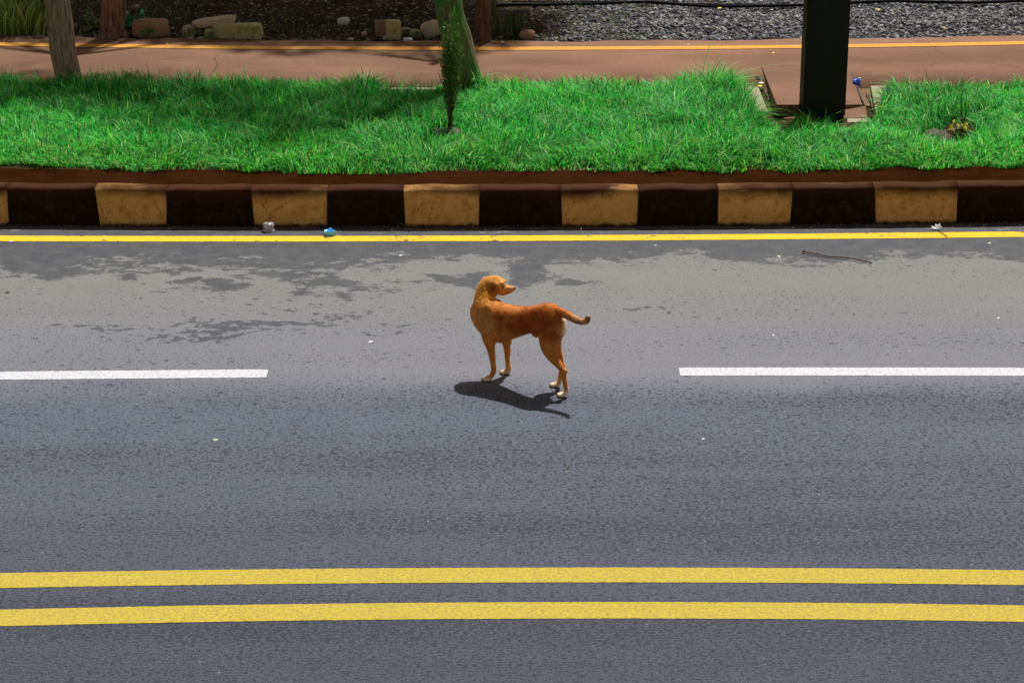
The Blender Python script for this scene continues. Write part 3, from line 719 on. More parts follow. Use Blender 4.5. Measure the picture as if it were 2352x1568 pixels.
rock('low mossy stone at the front of the stone heap', 447, 486, 76, 95, rm['mossy'], 5, .3, .8)
rock('small pinkish stone at the front left of the stone heap', 425, 446, 80, 93, rm['pink'], 6, .4, .8)
rock('pale flat broken slab lying on top of the stone heap', 441, 540, 30, 60, rm['slab'], 7, .8, .38, rot=.12, tilt=-.13, z=.37)
rock('large squared lichen-covered block at the right end of the stone heap', 490, 602, 46, 90, rm['block'], 8, .93, .26, rough=.03, sub=4)
rock('whitish cobble lying alone on the dark earth', 775, 802, 33, 58, rm['white'], 9, .5, .8)
rock('brown upright block at the left of the block row', 862, 889, 42, 84, rm['brown'], 10, .8, .55)
rock('pale lichen-covered upright block beside the brown upright block', 886, 921, 41, 92, rm['block'], 11, .88, .5, rough=.05)
rock('dark mossy stone right of the upright lichen block', 918, 945, 57, 86, rm['mossy'], 12, .4, .7)
rock('round dark mossy stone between dark stone and pale boulder', 940, 966, 60, 90, rm['mossy'], 13, .3, .7)
rock('small whitish stone in front of the dark mossy stones', 925, 948, 80, 97, rm['white'], 14, .5, .8)
rock('tilted pale boulder left of the mossy trunk', 966, 1012, 42, 86, rm['slab'], 15, .5, .5, tilt=-.3)
rock('small pinkish stone below the brown upright block', 878, 892, 78, 91, rm['pink'], 16, .4, .8)
rock('rusty brown rounded stone right of the reeds', 1192, 1230, 60, 94, rm['brown'], 17, .3, .8)
rock('small pinkish stone on the earth left of the block row', 830, 843, 68, 80, rm['pink'], 18, .4, .8)
rock('tiny pale stone by the yellow path line left of the blocks', 798, 812, 82, 93, rm['slab'], 19, .4, .8)

# ------------------------------------------------------------------ gravel and debris behind the path
ico = bmesh.new(); bmesh.ops.create_icosphere(ico, subdivisions=1, radius=1); IV = np.array([v.co[:] for v in ico.verts]); IF = np.array([[v.index for v in f.verts] for f in ico.faces]); ico.free()
def scatter_stones(name, n, region, size, cols, seed, label, cat, prob=None, flat=.6):
    g = np.random.default_rng(seed)
    P = region(n, g)
    if prob is not None: P = P[g.random(len(P)) < prob(P)]
    n = len(P); s = size[0] * (size[1] / size[0]) ** (g.random(n) ** 1.6)
    sc = np.stack([s * g.uniform(.7, 1.3, n), s * g.uniform(.7, 1.3, n), s * flat * g.uniform(.6, 1.2, n)], 1)
    ROT = g.normal(size=(n, 3, 3)); ROT = np.linalg.qr(ROT)[0]
    V = IV[None] * g.uniform(.72, 1.25, (n, len(IV), 1)); V = V * sc[:, None, :]
    a = g.random(n) * 6.28; ca, sa = np.cos(a)[:, None], np.sin(a)[:, None]
    tl = g.normal(size=n)[:, None] * .4
    x = V[..., 0] * ca - V[..., 1] * sa; y = V[..., 0] * sa + V[..., 1] * ca; z = V[..., 2] + x * tl
    V = np.stack([x, y, z], 2) + P[:, None, :]; V[..., 2] += (sc[:, 2] * .35)[:, None]
    F = (IF[None] + (np.arange(n) * len(IV))[:, None, None]).reshape(-1, 3)
    c = np.array(cols)[g.integers(0, len(cols), n)] * g.uniform(.55, 1.35, (n, 1))
    o = mesh_obj(name, V.reshape(-1, 3), F, M['stones'], col={'Col': np.repeat(c, len(IV), 0)}); tag(o, label, cat, kind='stuff'); return o
def reg(n, g, x0=-5.6, x1=5.6, d0=-0.03, d1=3.0, pw=1.0):
    X = g.uniform(x0, x1, n); Y = Ypb(X) + d0 + (d1 - d0) * g.random(n) ** pw; return np.stack([X, Y, bankz(X, Y)], 1)
def gprob(P):
    u, v = proj(P); d = np.clip((u - 1215) / 260 + (fbm(P[:, 0] * 2, P[:, 1] * 2) - .5) * 1.4, 0.0, 1)
    e = np.clip((P[:, 1] - Ypb(P[:, 0])) / .14 + g.random(len(P)) * .0, .15, 1)
    return d * e
GR = [(.10, .105, .122), (.17, .17, .175), (.035, .037, .047), (.30, .295, .28), (.085, .085, .095), (.17, .145, .125)]
scatter_stones('gravel', 30000, lambda n, g: reg(n, g, .1, 5.6), (.010, .027), GR, 31, 'grey loose gravel behind the path at the right', 'gravel', gprob)
def dprob(P):
    u, v = proj(P); return np.clip((1330 - u) / 200, 0, 1) * np.clip(.15 + fbm(P[:, 0] * 1.7, P[:, 1] * 1.7), .1, 1)
scatter_stones('rubble', 9000, lambda n, g: reg(n, g, -5.4, 1.2, -.04, 3.0, 1.3), (.005, .020), [(.12, .10, .075), (.20, .165, .12), (.08, .07, .05), (.28, .24, .20)], 32, 'scattered dark rubble on the shaded earth behind the path', 'rubble', dprob)

def leaf_flat(g, P, l, cols):
    n = len(P); a = g.random(n) * 6.28; t = np.stack([np.cos(a), np.sin(a), g.normal(size=n) * .25], 1); s_ = np.stack([-np.sin(a), np.cos(a), g.normal(size=n) * .25], 1)
    L = l * g.uniform(.5, 1.3, n)[:, None]; W_ = L * g.uniform(.2, .5, n)[:, None]
    q = np.stack([P - t * L, P + s_ * W_, P + t * L, P - s_ * W_], 1); q[..., 2] += .006 + g.random((n, 1)) * .008; q[:, 0, 2] += .004 * g.random(n)
    c = np.array(cols)[g.integers(0, len(cols), n)] * g.uniform(.6, 1.3, (n, 1))
    return q.reshape(-1, 3), np.arange(n * 4).reshape(-1, 4), np.repeat(c, 4, 0)
g = np.random.default_rng(41)
P = reg(3800, g, -5.4, 1.4, -.09, 2.6, 1.5)
V, F, Cc = leaf_flat(g, P, .02, [(.06, .045, .02), (.12, .09, .04), (.04, .06, .015), (.18, .14, .07), (.03, .05, .015)])
tag(mesh_obj('leaf_litter', V, F, M['leaf'], col={'Col': Cc}), 'dead leaves and weeds on the shaded earth behind the path', 'leaf litter', kind='stuff')
# short weeds on the shaded earth
P = reg(5000, g, -5.4, 1.3, .05, 2.8, 1.2); pu, pv = proj(P); P = P[fbm(P[:, 0] * 2.3 + 5, P[:, 1] * 2.3) > .53]; n = len(P)
V, F, Cc = blades(n, P, g.uniform(.03, .09, n), g.uniform(.003, .006, n), g.random(n) * 6.28, g.uniform(.2, 1, n), np.array(DG)[g.integers(0, 4, n)] * .8, g)
tag(mesh_obj('weeds', V, F, M['leaf'], col={'Col': Cc}), 'thin dark weeds on the shaded earth behind the path', 'weeds', kind='stuff')
# gutter litter at the kerb foot
n = 1500; X = g.uniform(-5, 5, n); X = np.where(g.random(n) < .45, g.normal(size=n) * .75 + g.choice([-1.2, -.6, 3.0], n), X); Y = Yk(X) - .002 - g.random(n) ** 2.2 * .10; P = np.stack([X, Y, X * 0], 1)
V, F, Cc = leaf_flat(g, P, .009, [(.16, .10, .05), (.09, .06, .035), (.28, .20, .12), (.05, .035, .02), (.22, .20, .06)])
tag(mesh_obj('leaf_litter', V, F, M['leaf'], col={'Col': Cc}), 'thin line of dirt and dry bits in the gutter along the kerb foot', 'leaf litter', kind='stuff')
def greg(n, g): 
    X = g.uniform(-5, 5, n); return np.stack([X, Yk(X) - .004 - g.random(n) ** 3 * .07, X * 0], 1)
scatter_stones('grit', 2600, greg, (.002, .0065), [(.08, .06, .05), (.16, .12, .09), (.04, .03, .025)], 33, 'dark grit gathered in the gutter at the kerb foot', 'grit')
# debris in the trench beside the tilted slab, and on the earth mounds
P = np.array([tuple(at(1744 + (vv - 185) * .36 + random.uniform(4, 17), vv, .272)) for vv in np.linspace(186, 256, 90)])
V, F, Cc = leaf_flat(g, P, .022, [(.16, .10, .06), (.26, .19, .12), (.10, .06, .04), (.07, .05, .02)])
tag(mesh_obj('leaf_litter', V, F, M['leaf'], col={'Col': Cc}), 'dry leaves and twigs in the gap left of the tilted slab', 'leaf litter', kind='stuff')

# earth mounds
def mound(label, u, v, ru, rv, h, mat, seed, rot=0):
    c = at(u, v, .262); sc = (c.y * ct - (c.z - CAMH) * st) / FPX; rx = ru * sc; ry = rv * sc / st
    V = [(0, 0, h)]; F = []; nr, na = 9, 36
    for r in range(1, nr + 1):
        for a in range(na):
            an = a / na * 6.283; q = r / nr; k = 1 + .22 * mnoise.noise(Vector((math.cos(an) * 1.5, math.sin(an) * 1.5, seed)))
            x, y = math.cos(an) * rx * q * k, math.sin(an) * ry * q * k
            V.append((x, y, h * (1 - q * q) ** 1.0 + (.014 * mnoise.noise(Vector((x * 25, y * 25, seed))) * (1 - q)) - (.02 if r == nr else 0)))
    for a in range(na): F.append((0, 1 + a, 1 + (a + 1) % na))
    for r in range(nr - 1):
        for a in range(na):
            p, q = 1 + r * na + a, 1 + r * na + (a + 1) % na; F.append((p, p + na, q + na, q))
    o = mesh_obj('soil_mound', V, F, mat, smooth=True); o.location = (c.x, c.y, c.z); tag(o, label, 'soil mound'); return o
mound('small dark soil patch at the foot of the slim sapling', 1028, 304, 46, 12, .03, M['mound'], 1.0)
mound('grey loose soil mound at the left of the yellow-leaved seedling', 2150, 320, 40, 17, .07, M['mound'], 2.0)
mound('dark soil mound under the yellow-leaved seedling', 2205, 308, 46, 20, .08, M['bedsoil'], 3.0)

# yellow-leaved seedling
b = at(2212, 312, .27); se = thing('seedling', 'young seedling with thin bare twigs and yellow leaves on a soil mound', 'plant', tuple(b)); seB = Vector(b)
tw = simple('twig_brown', (.07, .035, .02), .8, .2)
def twig(parent, pts, r, mat=tw, name='twig'):
    loc = Vector(parent.location); V, F = tube_data(*smooth_path([Vector(p) - loc for p in pts], r, 4), n=6); return mesh_obj(name, V, F, mat, parent, smooth=True)
W3 = lambda u, v, y: upright(u, v, y)
twig(se, [b, W3(2211, 290, b.y), W3(2210, 268, b.y), W3(2208, 240, b.y - .01), W3(2211, 206, b.y)], [.006, .005, .004, .003, .0015])
twig(se, [W3(2211, 290, b.y), W3(2217, 266, b.y), W3(2219, 236, b.y), W3(2222, 204, b.y + .02)], [.005, .004, .003, .0015])
twig(se, [W3(2210, 268, b.y), W3(2205, 250, b.y + .02), W3(2210, 232, b.y + .02)], [.003, .002, .001])
twig(se, [W3(2217, 266, b.y), W3(2224, 248, b.y - .02), W3(2221, 228, b.y - .02)], [.003, .002, .001])
twig(se, [W3(2211, 288, b.y), W3(2196, 296, b.y - .03), W3(2172, 300, b.y - .1), W3(2165, 306, b.y - .12)], [.003, .003, .002, .001], simple('pale_twig', (.35, .28, .2), .8, .2))
for k, (u, v, l) in enumerate([(2193, 274, .05), (2199, 282, .06), (2190, 286, .06), (2208, 282, .06), (2215, 288, .06), (2203, 290, .05), (2222, 297, .055), (2212, 277, .045), (2186, 290, .05), (2197, 295, .05), (2218, 281, .045)]):
    c = W3(u, v, b.y + random.uniform(-.04, .03)) - seB; an = random.uniform(0, 6.28)
    a = Vector((math.cos(an) * .6, math.sin(an) * .3 - .3, -.6)).normalized(); sd = a.cross(Vector((0, -1, .4))).normalized()
    q = [c, c + a * l * .4 + sd * l * .24, c + a * l, c + a * l * .4 - sd * l * .24, c + a * l * .45 + Vector((0, -.006, 0))]
    cl_ = [(.55, .52, .04), (.45, .50, .04), (.60, .50, .05), (.30, .42, .04)][k % 4]
    mesh_obj('leaf', q, [(0, 1, 4), (1, 2, 4), (2, 3, 4), (3, 0, 4)], M['leaf'], se, col={'Col': np.repeat([cl_], 5, 0)})

# ------------------------------------------------------------------ cable
rub = simple('black_rubber', (.005, .005, .006), .8, .08)
pts = [(1100, 16), (1180, 12), (1260, 11), (1380, 8), (1480, 5), (1540, 9), (1640, 15), (1740, 14), (1840, 12), (1960, 6), (2060, 3), (2140, 5), (2250, 6), (2352, 2), (2450, 2)]
pp, rr = smooth_path([at(u, v, .325) for u, v in pts], [.015] * len(pts), 6)
V, F = tube_data(pp, rr, 8); tag(mesh_obj('cable', V, F, rub, smooth=True), 'long black cable lying across the gravel at the top', 'cable')
pp, rr = smooth_path([at(u, v, .32) for u, v in [(1176, 4), (1300, 5), (1420, 3), (1500, 5), (1620, 10), (1800, 11)]], [.006] * 6, 6)
V, F = tube_data(pp, rr, 8); tag(mesh_obj('cable', V, F, rub, smooth=True), 'thinner black cable running just behind the thick one', 'cable')

# ------------------------------------------------------------------ litter
def onecol(name, c, rough=.7, spec=.3, **k): return simple(name, c, rough, spec, .12, 60, .15)
def scrap(label, u, v, wpx, hpx, mat, z=0.0, seed=0, name='paper_scrap', cat='scrap', lift=.004, curl=.006):
    c = at(u, v, z); sc = (c.y * ct - (c.z - CAMH) * st) / FPX; w_, d_ = wpx * sc / 2, hpx * sc / st / 2
    g = random.Random(seed); n = 9; V = [(0, 0, curl)]
    for k in range(n):
        an = k / n * 6.283; r = g.uniform(.65, 1.1); V.append((math.cos(an) * w_ * r, math.sin(an) * d_ * r, lift * g.uniform(.2, 1)))
    F = [(0, 1 + k, 1 + (k + 1) % n) for k in range(n)]
    m = len(V); V += [(x, y, max(.0006, h - .0012)) for x, y, h in V]; F += [(m, m + 1 + (k + 1) % n, m + 1 + k) for k in range(n)]
    F += [(1 + k, m + 1 + k, m + 1 + (k + 1) % n, 1 + (k + 1) % n) for k in range(n)]
    o = mesh_obj(name, V, F, mat); o.location = (c.x, c.y, z); tag(o, label, cat); return o
wh = onecol('white_paper', (.56, .56, .56)); yl = onecol('yellow_leaf', (.62, .55, .05)); dk = onecol('dark_leaf', (.03, .022, .018)); pale = onecol('pale_leaf', (.42, .42, .24)); bl = onecol('blue_plastic', (.16, .55, .95), .3, .5)
scrap('small white scrap on the asphalt left of the dog', 852, 785, 15, 4, wh, 0, 1)
scrap('tiny white scrap on the damp asphalt below the yellow edge line', 920, 587, 9, 3.5, wh, 0, 2)
scrap('small white scrap on the asphalt above the right white dash', 1776, 770, 6, 4, wh, 0, 3)
scrap('bright white scrap on the asphalt at the far right', 2294, 731, 8, 4, wh, 0, 4)
scrap('small pale scrap in the near lane right of the dog', 1615, 1008, 7, 3, wh, 0, 5)
scrap('flat pale green scrap in the near lane at the left', 495, 1010, 15, 6, onecol('pale_green', (.30, .34, .27)), 0, 6)
scrap('dark leaf on the asphalt at the left edge', 16, 672, 15, 6, dk, 0, 7, 'fallen_leaf', 'leaf')
scrap('brown pebble-like leaf on the gutter near the right', 1728, 528, 12, 5, dk, 0, 8, 'fallen_leaf', 'leaf')
scrap('tiny pale leaf on the damp asphalt above the long twig', 1951, 593, 8, 5, pale, 0, 9, 'fallen_leaf', 'leaf') if False else None
scrap('tiny yellow-green leaf left of the long twig', 1789, 589, 9, 5, pale, 0, 9, 'fallen_leaf', 'leaf')
scrap('white scrap by the yellow edge line at the far left', 26, 554.5, 11, 2.5, wh, 0.004, 10)
scrap('thin pale scrap on the damp asphalt above the long twig', 1841, 566, 9, 3, pale, 0, 11, 'fallen_leaf', 'leaf') if False else None
scrap('small white scrap on the damp asphalt right of centre', 1506, 564, 9, 2.5, wh, 0, 12)
scrap('small white scrap at the damp edge right of the right-hand stain', 1856, 565 + 51, 9, 2.5, wh, 0, 13) if False else None
scrap('crumpled white wrapper in the grass left of the slim sapling', 963, 233, 13, 7, wh, .30, 14, 'wrapper', 'wrapper', .02, .03)
scrap('white wrapper on the earth in front of the dark red-brown trunk', 1155, 99, 10, 5, wh, .285, 15, 'wrapper', 'wrapper', .015, .02)
scrap('yellow leaf on the gravel just below the black cable', 1653, 19, 13, 4, yl, .32, 16, 'fallen_leaf', 'leaf')
scrap('yellow leaf on the red path left of the black post', 1776, 122, 7, 3.5, yl, PZ, 17, 'fallen_leaf', 'leaf')
scrap('bright yellow leaf at the left side of the tilted slab', 1746, 198, 13, 6, yl, PZ, 18, 'fallen_leaf', 'leaf')
scrap('pale green leaf at the left side of the tilted slab, above the yellow leaf', 1748, 191, 15, 7, pale, PZ, 19, 'fallen_leaf', 'leaf')
scrap('dark curled leaf on the path at the left side of the tilted slab', 1741, 182, 15, 7, dk, PZ, 20, 'fallen_leaf', 'leaf', .02, .025)
scrap('pale straw-coloured leaf on the gravel right of the black post', 2017, 22, 16, 4, onecol('straw', (.5, .40, .15)), .32, 21, 'fallen_leaf', 'leaf')
scrap('small green-yellow leaf on the gravel at the right', 2168, 64, 7, 3.5, yl, .31, 22, 'fallen_leaf', 'leaf')
scrap('yellow leaf on the earth left of the mossy stone heap', 384, 101, 6, 5, yl, PZ, 23, 'fallen_leaf', 'leaf')
scrap('pale scrap on the gravel above the yellow path line', 1676, 87, 6, 3, wh, .30, 24)
scrap('white scrap on the path above the yellow line right of the mossy trunk', 1580, 103, 5, 2.5, wh, PZ, 25)
scrap('pale yellow-green leaf on the asphalt at the far right', 2406 - 60, 600, 8, 3, pale, 0, 26, 'fallen_leaf', 'leaf') if False else None
scrap('pale leaf by the edge line right of the white flower', 2272, 551 + 8, 9, 3.5, pale, 0, 27, 'fallen_leaf', 'leaf')
for i, (u, v) in enumerate([(1741, 186), (1735, 200)]): pass

# blue bag stuck in the crack
c = at(1969, 195, PZ); bag = thing('plastic_bag', 'small crumpled blue plastic bag stuck in the crack right of the black post', 'bag', tuple(c))
bm = bmesh.new(); bmesh.ops.create_icosphere(bm, subdivisions=3, radius=.034)
for v_ in bm.verts: v_.co *= 1 + .55 * mnoise.noise(v_.co * 45) + .25 * mnoise.noise(v_.co * 110)
bmesh.ops.scale(bm, vec=(1.0, .8, .8), verts=bm.verts); bmesh.ops.translate(bm, vec=(0, 0, .022), verts=bm.verts)
bm_obj('bag_body', bm, onecol('bag_blue', (.06, .14, .80), .35, .5), bag)
bm = bmesh.new(); bmesh.ops.create_icosphere(bm, subdivisions=2, radius=.016)
for v_ in bm.verts: v_.co *= 1 + .6 * mnoise.noise(v_.co * 90)
bmesh.ops.translate(bm, vec=(.016, -.008, .046), verts=bm.verts); bm_obj('bag_knot', bm, onecol('bag_pale_blue', (.25, .5, .95), .35, .5), bag)
# crack as a dark gap with debris
crk = [(1953, 166), (1958, 176), (1963, 186), (1970, 204), (1976, 220), (1984, 236)]
L1 = [at(u - w_, v, PZ + .0075) for (u, v), w_ in zip(crk, (0.5, 3, 3.5, 2.5, 1.5, .8))]; R1 = [at(u + w_, v, PZ + .0075) for (u, v), w_ in zip(crk, (0.5, 3, 3.5, 2.5, 1.5, .8))]
n = len(crk); o = mesh_obj('crack', L1 + R1, [(i, i + 1, n + i + 1, n + i) for i in range(n - 1)], M['black']); tag(o, 'dark crack in the path surface right of the black post', kind='structure')
for k, (a_, b_, lab) in enumerate([((1990, 214, .30), (2004, 258, .27), 'dry stalk leaning in the gap beside the right edging block'), ((2020, 236, .35), (2000, 252, .28), 'bent straw over the right edging block')]):
    A, B = at(*a_), at(*b_); t = thing('dry_stalk', lab, 'stalk', tuple(A)); twig(t, [A, (A + B) / 2 + Vector((.01, 0, .03)), B], [.006, .007, .003], onecol('dry_stalk_%d' % k, (.30, .20, .09)) if k else onecol('dark_stalk', (.10, .07, .03)), 'stalk')

# clear plastic cup lying by the kerb
c = at(617, 530, 0); cup = thing('plastic_cup', 'clear plastic cup lying upside down against the ochre kerb stone', 'cup', tuple(c))
k = N('clear_plastic', 0.12, 0.5); k.b.inputs['Transmission Weight'].default_value = .8; k.b.inputs['IOR'].default_value = 1.25; k.col((.85, .85, .92))
k2 = N('cup_rim_plastic', 0.3, 0.5); k2.b.inputs['Transmission Weight'].default_value = .35; k2.b.inputs['IOR'].default_value = 1.3; k2.col((.72, .72, .80))
def lathe(name, prof, mat, parent, n=28, wob=0):
    V = []; F = []
    for i, (r, z) in enumerate(prof):
        for a in range(n):
            an = a / n * 6.283; rr_ = r * (1 + wob * math.cos(an * 12)); V.append((math.cos(an) * rr_, math.sin(an) * rr_, z))
    for i in range(len(prof) - 1):
        for a in range(n): b2 = (a + 1) % n; F.append((i * n + a, i * n + b2, (i + 1) * n + b2, (i + 1) * n + a))
    return mesh_obj(name, V, F, mat, parent, smooth=True)
lathe('cup_wall', [(.038, .004), (.0375, .025), (.036, .052), (.034, .056), (.0, .057), (.0, .0555), (.0335, .0545), (.0355, .05), (.037, .025), (.0375, .004), (.038, .004)], k.m, cup, wob=.02)
lathe('cup_rim', [(.037, .002), (.0415, .002), (.042, .006), (.041, .010), (.0375, .010), (.037, .002)], k2.m, cup)
lathe('cup_band', [(.0365, .040), (.0385, .041), (.0385, .045), (.036, .046), (.0365, .040)], k2.m, cup)
# blue plastic piece
c = at(758, 540, 0); bp = thing('plastic_piece', 'crumpled sky-blue plastic piece on the gutter beside the yellow edge line', 'plastic piece', tuple(c))
V = []; F = []; na = 16
for i, (r, z) in enumerate([(.020, .002), (.030, .003), (.033, .014), (.031, .026), (.026, .020), (.022, .006)]):
    for a in range(na):
        an = a / na * 6.283; kk = 1 + .22 * mnoise.noise(Vector((math.cos(an) * 2, math.sin(an) * 2, i))); V.append((math.cos(an) * r * kk * 1.3, math.sin(an) * r * kk * 1.1, 1.3 * z * (1 + .5 * mnoise.noise(Vector((an, i, 3)))) ))
V.append((0, 0, .004)); V.append((0, 0, .003))
for i in range(5):
    for a in range(na): b2 = (a + 1) % na; F.append((i * na + a, i * na + b2, (i + 1) * na + b2, (i + 1) * na + a))
for a in range(na): F.append((5 * na + a, 5 * na + (a + 1) % na, 6 * na)); F.append(((a + 1) % na, a, 6 * na + 1))
mesh_obj('plastic_shell', V, F, bl, bp)
# white flower with a stem
c = at(2154, 527, 0.004); fl = thing('fallen_flower', 'wilted white flower with a dark stem lying on the yellow edge line', 'flower', tuple(c))
for k, (a, l, w_, up) in enumerate([(180, .055, .016, .012), (160, .05, .018, .02), (60, .035, .018, .035), (20, .035, .014, .02), (110, .04, .016, .03), (-60, .02, .014, .012)]):
    a = math.radians(a); d = Vector((math.cos(a), math.sin(a), 0)); s2 = Vector((-d.y, d.x, 0)); u_ = Vector((0, 0, 1))
    q = [u_ * .004, d * l * .5 + s2 * w_ * .6 + u_ * up * .6, d * l + u_ * up, d * l * .5 - s2 * w_ * .6 + u_ * up * .8, d * l * .5 + u_ * (up * .6 + .006)]
    mesh_obj('petal', q, [(0, 1, 4), (1, 2, 4), (2, 3, 4), (3, 0, 4)], wh, fl)
A, B = at(2158, 531, .012), at(2176, 544, .004); twig(fl, [A, (A + B) / 2 + Vector((0, 0, .002)), B], [.0035, .003, .0025], tw, 'flower_stem')
# long twig
A, B = at(1843, 578, .012), at(2003, 603, .008)
t = thing('fallen_twig', 'long thin brown twig lying on the damp asphalt at the right', 'twig', tuple(A))
m_ = [A.lerp(B, k / 5) + Vector((0, random.uniform(-.012, .012), random.uniform(-.002, .006))) for k in range(6)]; m_[0] = A; m_[-1] = B
twig(t, m_, [.006, .005, .005, .0055, .006, .005], simple('twig_grey_brown', (.14, .08, .06), .8, .2), 'twig_shaft')
twig(t, [A, A + Vector((.02, .006, .012))], [.0075, .005], simple('twig_knot', (.10, .05, .04), .8, .2), 'twig_knot')
# small twig on the kerb foot
A, B = at(918, 512, .03), at(934, 520, .002); t = thing('fallen_twig', 'short thin pale twig leaning at the foot of the centre-left ochre kerb stone', 'twig', tuple(A)); twig(t, [A, B], [.002, .002], simple('pale_twig_b', (.22, .18, .14), .8, .2), 'twig_shaft')
A, B = at(2206, 433, .27), at(2194, 424 + 10, .262); 
# weed sprig on an ochre stone
c = at(1000, 500, 0)

# ------------------------------------------------------------------ the dog
HF, HH = at(1144, 866, 0), at(1286, 898.5, 0)              # midpoints between the front and the hind paws
HD = (HF - HH).normalized(); LEN = (HF - HH).length
FL = Vector((-HD.y, HD.x, 0)) * -1                          # towards the dog's right, away from the camera
UP = Vector((0, 0, 1))
def dz(zx, zy): return zx * .2461 + 992.25, zy * .2461 + 588.0
def DP(zx, zy, lat):                                        # outline measurement -> point in the upright plane `lat` right of the spine
    u, v = dz(zx, zy); p = on_plane(u, v, HH + FL * lat, FL); return p
def DL(a, lat, z): return HH + HD * a + FL * lat + UP * z
DV, DF = [], []
def add(V, F):
    m = len(DV); DV.extend(V); DF.extend([tuple(i + m for i in f) for f in F])
def ringloft(rings, n=24, power=2.2):                       # rings: centre, side axis, up axis, half width, half height up, half height down
    V = []; F = []
    for c, sx, uz, hw, hu, hd_ in rings:
        for k in range(n):
            an = 2 * math.pi * k / n; cx, sy = math.cos(an), math.sin(an)
            x = math.copysign(abs(cx) ** (2 / power), cx) * hw; y = math.copysign(abs(sy) ** (2 / power), sy) * (hu if sy > 0 else hd_)
            V.append(c + sx * x + uz * y)
    for i in range(len(rings) - 1):
        for k in range(n): k2 = (k + 1) % n; F.append((i * n + k, i * n + k2, (i + 1) * n + k2, (i + 1) * n + k))
    F.append(tuple(range(n))[::-1]); F.append(tuple((len(rings) - 1) * n + k for k in range(n))); add(V, F)
def tb(pts, rad, n=16, sub=5):
    P, R = smooth_path(pts, rad, sub); V, F = tube_data(P, R, n); add(V, F)
def ball(c, r, sc=(1, 1, 1), ax=None):
    bm = bmesh.new(); bmesh.ops.create_icosphere(bm, subdivisions=3, radius=1); ax = ax or (HD, FL, UP)
    V = [c + ax[0] * v.co.x * r * sc[0] + ax[1] * v.co.y * r * sc[1] + ax[2] * v.co.z * r * sc[2] for v in bm.verts]
    add(V, [tuple(v.index for v in f.verts) for f in bm.faces]); bm.free()
# torso: (a, z centre, half height up, down, half width)
tor = [(-.004, .412, .025, .03, .02), (.004, .414, .055, .06, .042), (.022, .418, .080, .08, .058), (.05, .424, .092, .088, .067), (.10, .426, .090, .088, .067), (.15, .416, .080, .082, .064),
       (.21, .400, .074, .088, .067), (.27, .386, .076, .104, .073), (.33, .374, .082, .124, .080), (.39, .362, .092, .140, .085), (.44, .360, .100, .140, .086), (.49, .362, .100, .128, .082),
       (.53, .368, .088, .108, .072), (.565, .374, .070, .084, .056), (.59, .378, .045, .055, .038), (.602, .380, .02, .03, .018)]
tor2 = []
for i in range(len(tor) - 1):
    for k in range(3):
        t = k / 3; tor2.append(tuple(tor[i][j] * (1 - t) + tor[i + 1][j] * t for j in range(5)))
tor2.append(tor[-1])
ringloft([(DL(a, 0, z), FL, UP, hw, hu, hd_) for a, z, hu, hd_, hw in tor2])
# shoulder blades, haunch masses
ball(DL(.46, -.055, .375), .062, (.75, .45, 1.35)); ball(DL(.46, .055, .375), .062, (.75, .45, 1.35))
ball(DL(.455, -.062, .29), .042, (.9, .5, 1.2)); ball(DL(.455, .062, .29), .042, (.9, .5, 1.2))

# neck (turned over the right shoulder)
neck = [DL(.44, 0, .375), DP(505, 500, -.005), DP(492, 420, .015), DP(498, 335, .04), DP(528, 272, .062), DP(562, 258, .078)]
tb(neck, [.085, .080, .063, .055, .051, .046], 20)
# head frame
HC = DP(590, 268, .088); NOSE = DP(754, 322, .088)
fdir = (NOSE - HC); fdir = (fdir + Vector((0, .045, 0))).normalized(); NOSE = HC + fdir * ((DP(754, 322, .088) - HC).length * 1.02)
hs = fdir.cross(UP).normalized(); hu_ = hs.cross(fdir).normalized(); HL = (NOSE - HC).length - .010
def HP(f, s_=0.0, u_=0.0): return HC + fdir * f + hs * s_ + hu_ * u_
hr = []
for f_, top_, bot_, hw_ in [(-.064, .016, -.006, .012), (-.054, .034, -.024, .032), (-.032, .043, -.036, .046), (0, .049, -.043, .051), (.020, .049, -.049, .049), (.036, .043, -.052, .044), (.049, .033, -.053, .037),
                            (.059, .019, -.051, .031), (.070, .013, -.046, .027), (.084, .011, -.039, .024), (HL - .012, .009, -.030, .021), (HL - .003, .006, -.022, .017), (HL + .003, -.001, -.013, .009)]:
    hr.append((f_, (top_ + bot_) / 2, hw_, (top_ - bot_) / 2, (top_ - bot_) / 2))
h2 = []
for i in range(len(hr) - 1):
    for k in range(2):
        t = k / 2; h2.append(tuple(hr[i][j] * (1 - t) + hr[i + 1][j] * t for j in range(5)))
h2.append(hr[-1]); ringloft([(HP(f, 0, c), hs, hu_, hw, a, b) for f, c, a, b, hw in h2], 20, 2.1)
for s_ in (-1, 1):
    ball(HP(.040, s_ * .024, .026), .013, (1.2, 1, .8), (fdir, hs, hu_)); ball(HP(.018, s_ * .034, -.016), .022, (1.3, .6, .9), (fdir, hs, hu_))
# hanging ears
for s_ in (1, -1):
    e = [HP(-.006, s_ * .036, .032), HP(-.002, s_ * .053, .018), HP(.002, s_ * .062, -.012), HP(.003, s_ * .061, -.045), HP(.0, s_ * .054, -.078)]
    wd = [.018, .028, .031, .024, .006]
    if s_ < 0: e = [e[0].lerp(q_, .55) for q_ in e]
    rings = []
    ee, ww = smooth_path(e, wd, 4)
    for i, (p, w_) in enumerate(zip(ee, ww)):
        t = (ee[min(i + 1, len(ee) - 1)] - ee[max(i - 1, 0)]).normalized(); fx = (fdir - t * fdir.dot(t)).normalized(); rings.append((p, fx, t.cross(fx), w_, .0068, .0068))
    ringloft(rings, 14, 2)
